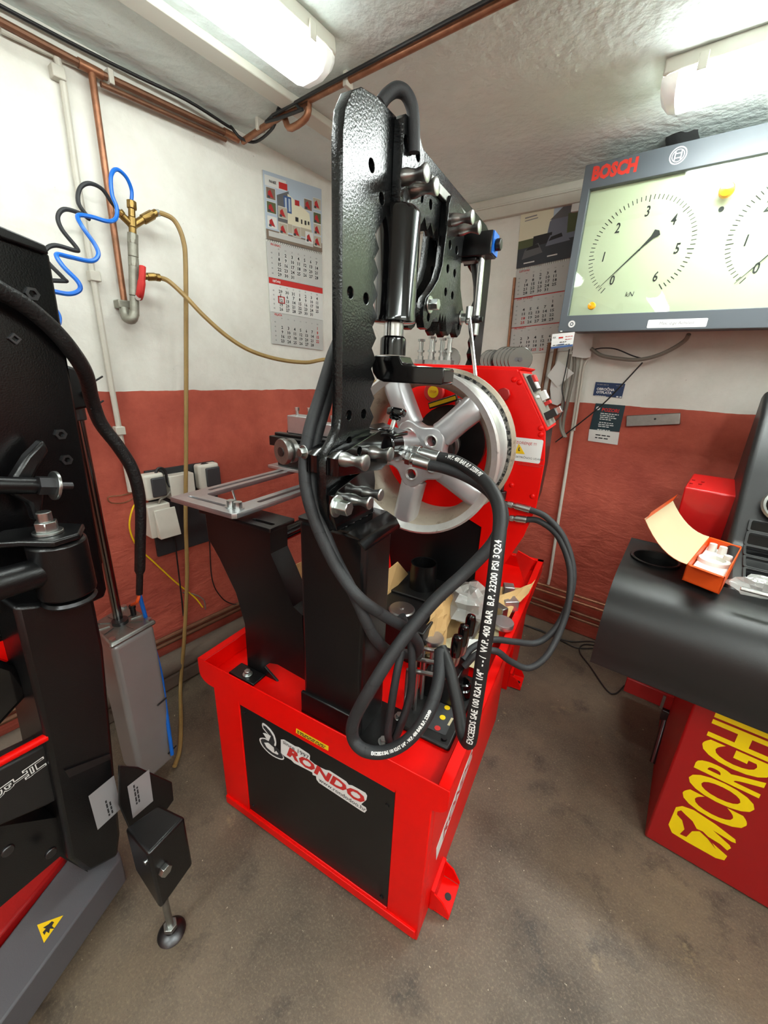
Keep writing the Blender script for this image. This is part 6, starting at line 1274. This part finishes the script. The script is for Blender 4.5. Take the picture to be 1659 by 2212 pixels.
# upper cross bar with washer
pw = tX(119, 1049, -0.02)
b = MB(); b.cyl(tX(-120, 1046, -0.03), pw + Vector((-0.012, -0.012, 0.0)), 0.017, n=16); tpart(b, 'cross_bar', 'black_paint')
d_ = (pw - tX(-120, 1046, -0.03)).normalized()
b = MB(); b.cyl(pw - d_ * 0.004, pw + d_ * 0.002, 0.030, n=28); tpart(b, 'washer', 'zinc', bevel=0.001); b = MB(); b.cyl(pw, pw + d_ * 0.03, 0.008, n=12).cyl(pw - d_ * 0.03, pw - d_ * 0.004, 0.02, n=6); tpart(b, 'cross_bolt', 'dark_steel')
slabX([(95, 950), (108, 975), (85, 1010), (70, 1040), (98, 1060), (92, 1120), (78, 1128), (66, 1090), (30, 1070), (28, 1035), (60, 985)], -0.06, 0.03, 'cam_lever', 'black_paint', bevel=0.006)
# plastic cover with letters, red strips, bumper
slabX([(-140, 1735), (0, 1660), (103, 1608), (124, 1700), (136, 1722), (100, 1742), (0, 1785), (-140, 1840)], -0.04, 0.06, 'side_cover', 'hood_grey', bevel=0.006)
a, c = tX(-100, 1700, -0.03), tX(100, 1592, -0.03); tpart(MB().cyl(a, c, 0.0095, n=12), 'red_trim', 'red_paint')
u_ = (tX(80, 1655, -0.038) - tX(0, 1712, -0.038)).normalized()
xr_ = u_.cross(Vector((1, 0, 0)))
if xr_.z > 0: xr_ = -xr_
for s, (x, y) in (('H', (72, 1661)), ('T', (41, 1684)), ('B', (4, 1709))):
    p = tX(x, y, -0.039)
    text('cover_letter', s, 0.056, axes(p, xr_, u_), 'ink_white', TC, FT, offset=0.0016, sx=0.8); text('cover_letter_core', s, 0.056, axes(p + Vector((0.0008, 0, 0)), xr_, u_), 'hood_grey', TC, FT, offset=-0.0008, sx=0.8)
slabX([(-100, 1420), (0, 1428), (35, 1440), (62, 1480), (66, 1500), (0, 1572), (-100, 1640)], -0.08, 0.05, 'bumper', 'black_gloss', bevel=0.012)
slabX([(-60, 1360), (20, 1378), (42, 1400), (46, 1440), (20, 1450), (-60, 1445)], -0.12, 0.03, 'red_lug', 'red_paint', bevel=0.004)
# base leg bars
b = MB(); b.prism([(tZ(x, y, 0.15).x, tZ(x, y, 0.15).y) for x, y in ((-120, 2380), (0, 2212), (262, 1852), (240, 1800), (150, 1850), (0, 2045), (-120, 2200))], 'z', 0.05, 0.15); lb_ = tpart(b, 'base_leg', 'leg_grey', bevel=0.005)
b = MB(); b.prism([(tZ(x, y, 0.17).x, tZ(x, y, 0.17).y) for x, y in ((-120, 2180), (0, 2020), (140, 1852), (136, 1830), (0, 1950), (-120, 2080))], 'z', 0.10, 0.17); tpart(b, 'red_rail', 'red_dark', bevel=0.008)
t3 = [tZ(80, 1998, 0.1508), tZ(137, 1977, 0.1508), tZ(95, 2037, 0.1508)]
tri = tpart(MB().add(t3, [(0, 1, 2)]), 'warning_triangle', 'yellow_sticker', lb_, smooth=False)
fig = [(93, 2004), (104, 1997), (112, 1990), (117, 1992), (112, 2000), (118, 2006), (108, 2006), (106, 2016), (100, 2012), (96, 2020), (92, 2014), (99, 2006)]
tpart(MB().add([tZ(x, y, 0.1516) for x, y in fig], [tuple(range(len(fig)))]), 'warning_figure', 'ink', lb_, smooth=False)
for px, py in ((15, 1835), (108, 1840)): p = tX(px, py, -0.02); tpart(MB().cyl(p, p + Vector((0.008, 0, 0)), 0.012, n=14), 'plug', 'dark_steel', bevel=0.002)
slabX([(-100, 1790), (0, 1785), (160, 1760), (190, 1884), (130, 1850), (0, 1960), (-100, 2040)], -0.05, 0.06, 'base_body', 'black_paint')
# outrigger box with levelling bolt, label plates
F_ = [room(rZ(x, y, 0.38)) for x, y in ((269, 1789), (344, 1737), (400, 1764), (320, 1848))]
b = MB(); b.hexa([Vector((p.x, p.y, (0.22, 0.22, 0.19, 0.165)[i])) for i, p in enumerate(F_)], [Vector((p.x, p.y, 0.38)) for p in F_]); tpart(b, 'outrigger_box', 'black_paint', bevel=0.008, seg=3)
slabX([(258, 1655), (300, 1658), (372, 1690), (376, 1728), (362, 1748), (280, 1790), (258, 1740)], 0.015, 0.008, 'label_bracket', 'black_paint', bevel=0.002)
ft = room((0.965, -2.267, 0.0))
b = MB(); b.cyl(ft + Vector((0, 0, 0.02)), ft + Vector((0, 0, 0.24)), 0.0085, n=12); tpart(b, 'levelling_bolt', 'steel_dull'); b = MB(); b.cyl(ft + Vector((0, 0, 0.025)), ft + Vector((0, 0, 0.04)), 0.018, n=6); tpart(b, 'lock_nut', 'zinc', bevel=0.001)
fd = F_[2] - F_[3]; fn = Vector((fd.y, -fd.x, 0)).normalized(); rd = _rayT(353, 1876); tt_ = (F_[3] - CAMT).dot(fn) / rd.dot(fn); pn = CAMT + rd * tt_
tpart(MB().cyl(pn, pn + fn * 0.014, 0.015, n=6), 'lock_nut', 'zinc', bevel=0.001)
b = MB(); b.lathe([(0.034, 0.0), (0.036, 0.006), (0.028, 0.016), (0.016, 0.02), (0.014, 0.03)], ft, (0, 0, 1), 28); tpart(b, 'foot_pad', 'dark_steel')
rd = _rayT(314, 1862); fd2 = F_[0] - F_[3]; fn2 = Vector((-fd2.y, fd2.x, 0)).normalized(); fn2 = fn2 if fn2.dot(CAMT - F_[3]) > 0 else -fn2; pn = CAMT + rd * ((F_[3] - CAMT).dot(fn2) / rd.dot(fn2)); tpart(MB().cyl(pn, pn + fn2 * 0.003, 0.006, n=10), 'box_plug', 'zinc')
def label_plate(px, v, lines):
    P = [tX(x, y, v) for x, y in px]; b = MB(); b.quad(*P); o = tpart(b, 'label_plate', 'label_grey', smooth=False)
    print_lines('label_print', axes(P[3] + Vector((0.0006, 0, 0)), P[0] - P[3], P[3] - P[2]), [((P[0] - P[3]).length * u0, (P[0] - P[3]).length * u1, -(P[3] - P[2]).length * w_, 0.004) for u0, u1, w_ in lines], 'ink', o, FT)
label_plate([(191, 1720), (246, 1675), (262, 1746), (211, 1793)], -0.0188, [(0.1, 0.6, 0.55), (0.1, 0.5, 0.68)])
label_plate([(275, 1699), (322, 1662), (331, 1730), (287, 1768)], 0.0162, [(0.3, 0.9, 0.3), (0.3, 0.8, 0.42)])
# pneumatic harness
HN = [tX(-60, 590, -0.06), tX(0, 628, -0.07), tX(50, 657, -0.08), tX(105, 702, -0.09), tX(150, 752, -0.10), tX(184, 806, -0.14), tX(198, 862, -0.20), tX(218, 915, -0.22), tX(258, 968, -0.22), tX(288, 1020, -0.22), tX(303, 1090, -0.23), tX(303, 1180, -0.24), tX(302, 1240, -0.25), tX(301, 1283, -0.26)]
hr = root('pneumatic_harness', 'corrugated black sleeve of air tubes running over the tyre changer column to its cylinder', 'hose', HN[-1], FT)
MB().tube(HN, [0.017] * 60 + [0.0155] * 12 + [0.010] * 10, 12, 6).build('sleeve', 'sleeve_black', hr, FT)
MB().tube([HN[-1], tX(296, 1300, -0.26), fp + Vector((0, 0, 0.02))], 0.005, 8, 5).build('orange_tube', 'orange_card', hr, FT)
MB().tube([HN[-1], tX(308, 1310, -0.27), tX(318, 1345, -0.28), tX(346, 1450, -0.27), tX(358, 1530, -0.25), tX(372, 1630, -0.22)], 0.0065, 8, 6).build('blue_tube', 'hose_blue', hr, FT)
for px, py, v in ((200, 822, -0.16), (203, 875, -0.2)): p = tX(px, py, v); MB().cyl(p + Vector((0.0, -0.01, -0.01)), p + Vector((0, 0.025, 0.01)), 0.0022, n=6).build('cable_tie', 'black_plastic', hr, FT)
for px, py in ((349, 1518), (371, 1622)): p = tX(px, py, -0.23); MB().cyl(p + Vector((0, -0.015, 0)), p + Vector((0, 0.02, 0.006)), 0.003, n=6).build('cable_tie', 'black_plastic', hr, FT)
# ================================================================== loose things lying in the machine tray
def tthing(name, label, cat, b, m, **k): return tag(b.build(name, m, None, FM, **k), label, cat)
def sheetcard(name, label, px, z, m='card', zs=None):
    P = [mZ(x, y, (zs[i] if zs else z)) for i, (x, y) in enumerate(px)]; n = len(P)
    b = MB(); nrm = (P[1] - P[0]).cross(P[2] - P[0]).normalized() * 0.0035
    b.add(P + [p + nrm for p in P], [tuple(range(n))[::-1], tuple(range(n, 2 * n))] + [(i, (i + 1) % n, n + (i + 1) % n, n + i) for i in range(n)])
    return tthing(name, label, 'cardboard', b, m, smooth=False)
sheetcard('cardboard_sheet', 'upright cardboard flap standing between the column and the left leg', [(604, 1234), (652, 1214), (652, 1268), (629, 1281)], 0, zs=(0.80, 0.80, 0.70, 0.68))
sheetcard('cardboard_sheet', 'bent piece of cardboard leaning behind the main column', [(838, 1232), (860, 1214), (882, 1240), (836, 1290)], 0, zs=(0.78, 0.80, 0.72, 0.68))
sheetcard('cardboard_sheet', 'tall cardboard flap leaning by the red headstock foot', [(992, 1258), (1050, 1200), (1052, 1262), (1012, 1268)], 0, zs=(0.70, 0.80, 0.70, 0.68))
cb = root('cardboard_box', 'torn open cardboard box in the tray holding metal parts', 'box', (-0.10, 0.62, TF), FM)
q = [mZ(905, 1420, 0.60), mZ(1045, 1470, 0.60), mZ(1160, 1265, 0.60), mZ(1020, 1250, 0.60)]
MB().add([mZ(905, 1425, 0.575), mZ(1010, 1445, 0.575), mZ(1128, 1270, 0.575), mZ(1000, 1262, 0.575)], [(0, 1, 2, 3)]).build('box_floor', 'card', cb, FM, smooth=False)
def crump(px, seed, name, m='card', amp=0.008):
    P = [mZ(*t) for t in px]; r = random.Random(seed); tab = {}
    def f(u, v):
        k = (round(u * 8), round(v * 6)); tab.setdefault(k, Vector((r.uniform(-amp, amp), r.uniform(-amp, amp), r.uniform(-amp, amp)))); return lerp2(P, u, v) + tab[k]
    return MB().grid(f, 8, 6).build(name, m, cb, FM, ang=0.3)
crump([(930, 1318, 0.73), (982, 1278, 0.75), (962, 1392, 0.60), (905, 1425, 0.60)], 5, 'box_side')
crump([(1045, 1300, 0.66), (1160, 1255, 0.68), (1085, 1345, 0.60), (1040, 1390, 0.58)], 6, 'box_side')
crump([(940, 1380, 0.60), (1080, 1360, 0.60), (1040, 1450, 0.585), (920, 1420, 0.59)], 8, 'packing_paper', 'card_light', 0.006)
tr = root('tool_ring', 'short black steel tube ring standing on the hydraulic tank', 'ring', mZ(912, 1262, 0.70), FM)
c = mZ(912, 1266, 0.70); MB().lathe([(0.052, 0.0), (0.052, 0.105), (0.046, 0.105), (0.046, 0.0)], c, (0, 0, 1), 32, cap=False).build('ring_wall', 'black_paint', tr, FM)
wb = root('plastic_bag', 'crumpled clear plastic bag on the cardboard in the machine tray', 'bag', mZ(1010, 1330, 0.66), FM)
c = mZ(1008, 1305, 0.70); MB().grid(bagf(c, 0.10, 0.09, 0.085, 11), 14, 9).build('bag_film', 'clear_film', wb, FM, ang=0.3)
def disc(label, px, z, r, h, m='alu'):
    p = mZ(px[0], px[1], z); tthing('steel_disc', label, 'disc', MB().lathe([(r * 0.96, 0), (r, 0.003), (r, h - 0.003), (r * 0.96, h), (0.0, h)], p, (0.05, 0, 1), 24, cap=False), m)
disc('flat machined steel disc lying at the front of the tray cardboard', (934, 1385), 0.63, 0.038, 0.02); disc('flat machined steel disc near the right tray rim', (1085, 1352), 0.62, 0.040, 0.022)
def block(label, px, z, sx, sy, sz, ang, m='alu'):
    p = mZ(px[0], px[1], z); a = math.radians(ang); b = MB(); b.obox(p, ((math.cos(a), math.sin(a), 0), (-math.sin(a), math.cos(a), 0), (0, 0, 1)), (sx, sy, sz)); tthing('steel_block', label, 'block', b, m, bevel=0.003)
block('small square steel block at the back of the tray by the headstock', (1098, 1275), 0.64, 0.022, 0.022, 0.025, 20); block('grey steel block beside the right tray rim', (1100, 1305), 0.63, 0.03, 0.025, 0.025, 35); block('slanted steel wedge in the middle of the tray', (1078, 1322), 0.63, 0.016, 0.03, 0.03, 60, 'steel_dull')
block('folded white paper wrapped part in the tray', (1025, 1400), 0.61, 0.03, 0.045, 0.006, 25, 'sticker_white')
a, c = mZ(1012, 1330, 0.67), mZ(1052, 1270, 0.69)
sr = root('socket_tool', 'chrome tube spanner with bent handle lying on the plastic bag', 'tool', a, FM)
MB().cyl(a, c, 0.012, n=16).build('tool_tube', 'steel', sr, FM); MB().tube([a, mZ(1004, 1337, 0.665), mZ(980, 1336, 0.66)], 0.006, 10, 6).build('tool_handle', 'chrome', sr, FM)
a, c = mZ(1010, 1380, 0.61), mZ(1042, 1330, 0.63); tthing('steel_bar', 'dull round steel bar lying under the tube spanner', 'bar', MB().cyl(a, c, 0.02, n=16), 'steel_dull')
# black strip and bar by the tank
a, c = mZ(896, 1395, 0.66), mZ(950, 1300, 0.70); tthing('plastic_rail', 'black plastic rail lying along the right edge of the tank', 'rail', MB().cyl(a, c, 0.014, n=12), 'black_panel')
# coupling elbow at the headstock with hose tails
el = root('hydraulic_coupling', 'steel hydraulic coupling block on the headstock side below the wheel', 'coupling', mY(1092, 1085, 0.74), FM)
p = mY(1082, 1072, 0.735); MB().cyl(p + Vector((0, 0, -0.01)), p + Vector((0, 0, 0.02)), 0.018, n=16).cyl(p + Vector((0, 0, 0.02)), p + Vector((0, 0, 0.045)), 0.007, n=10).build('coupling_body', 'dark_steel', el, FM, bevel=0.002)
for py in (1086, 1117): p = mY(1080, py, 0.742); MB().cyl(p, mY(1096, py + 1, 0.742), 0.008, n=12).build('adapter', 'zinc', el, FM)
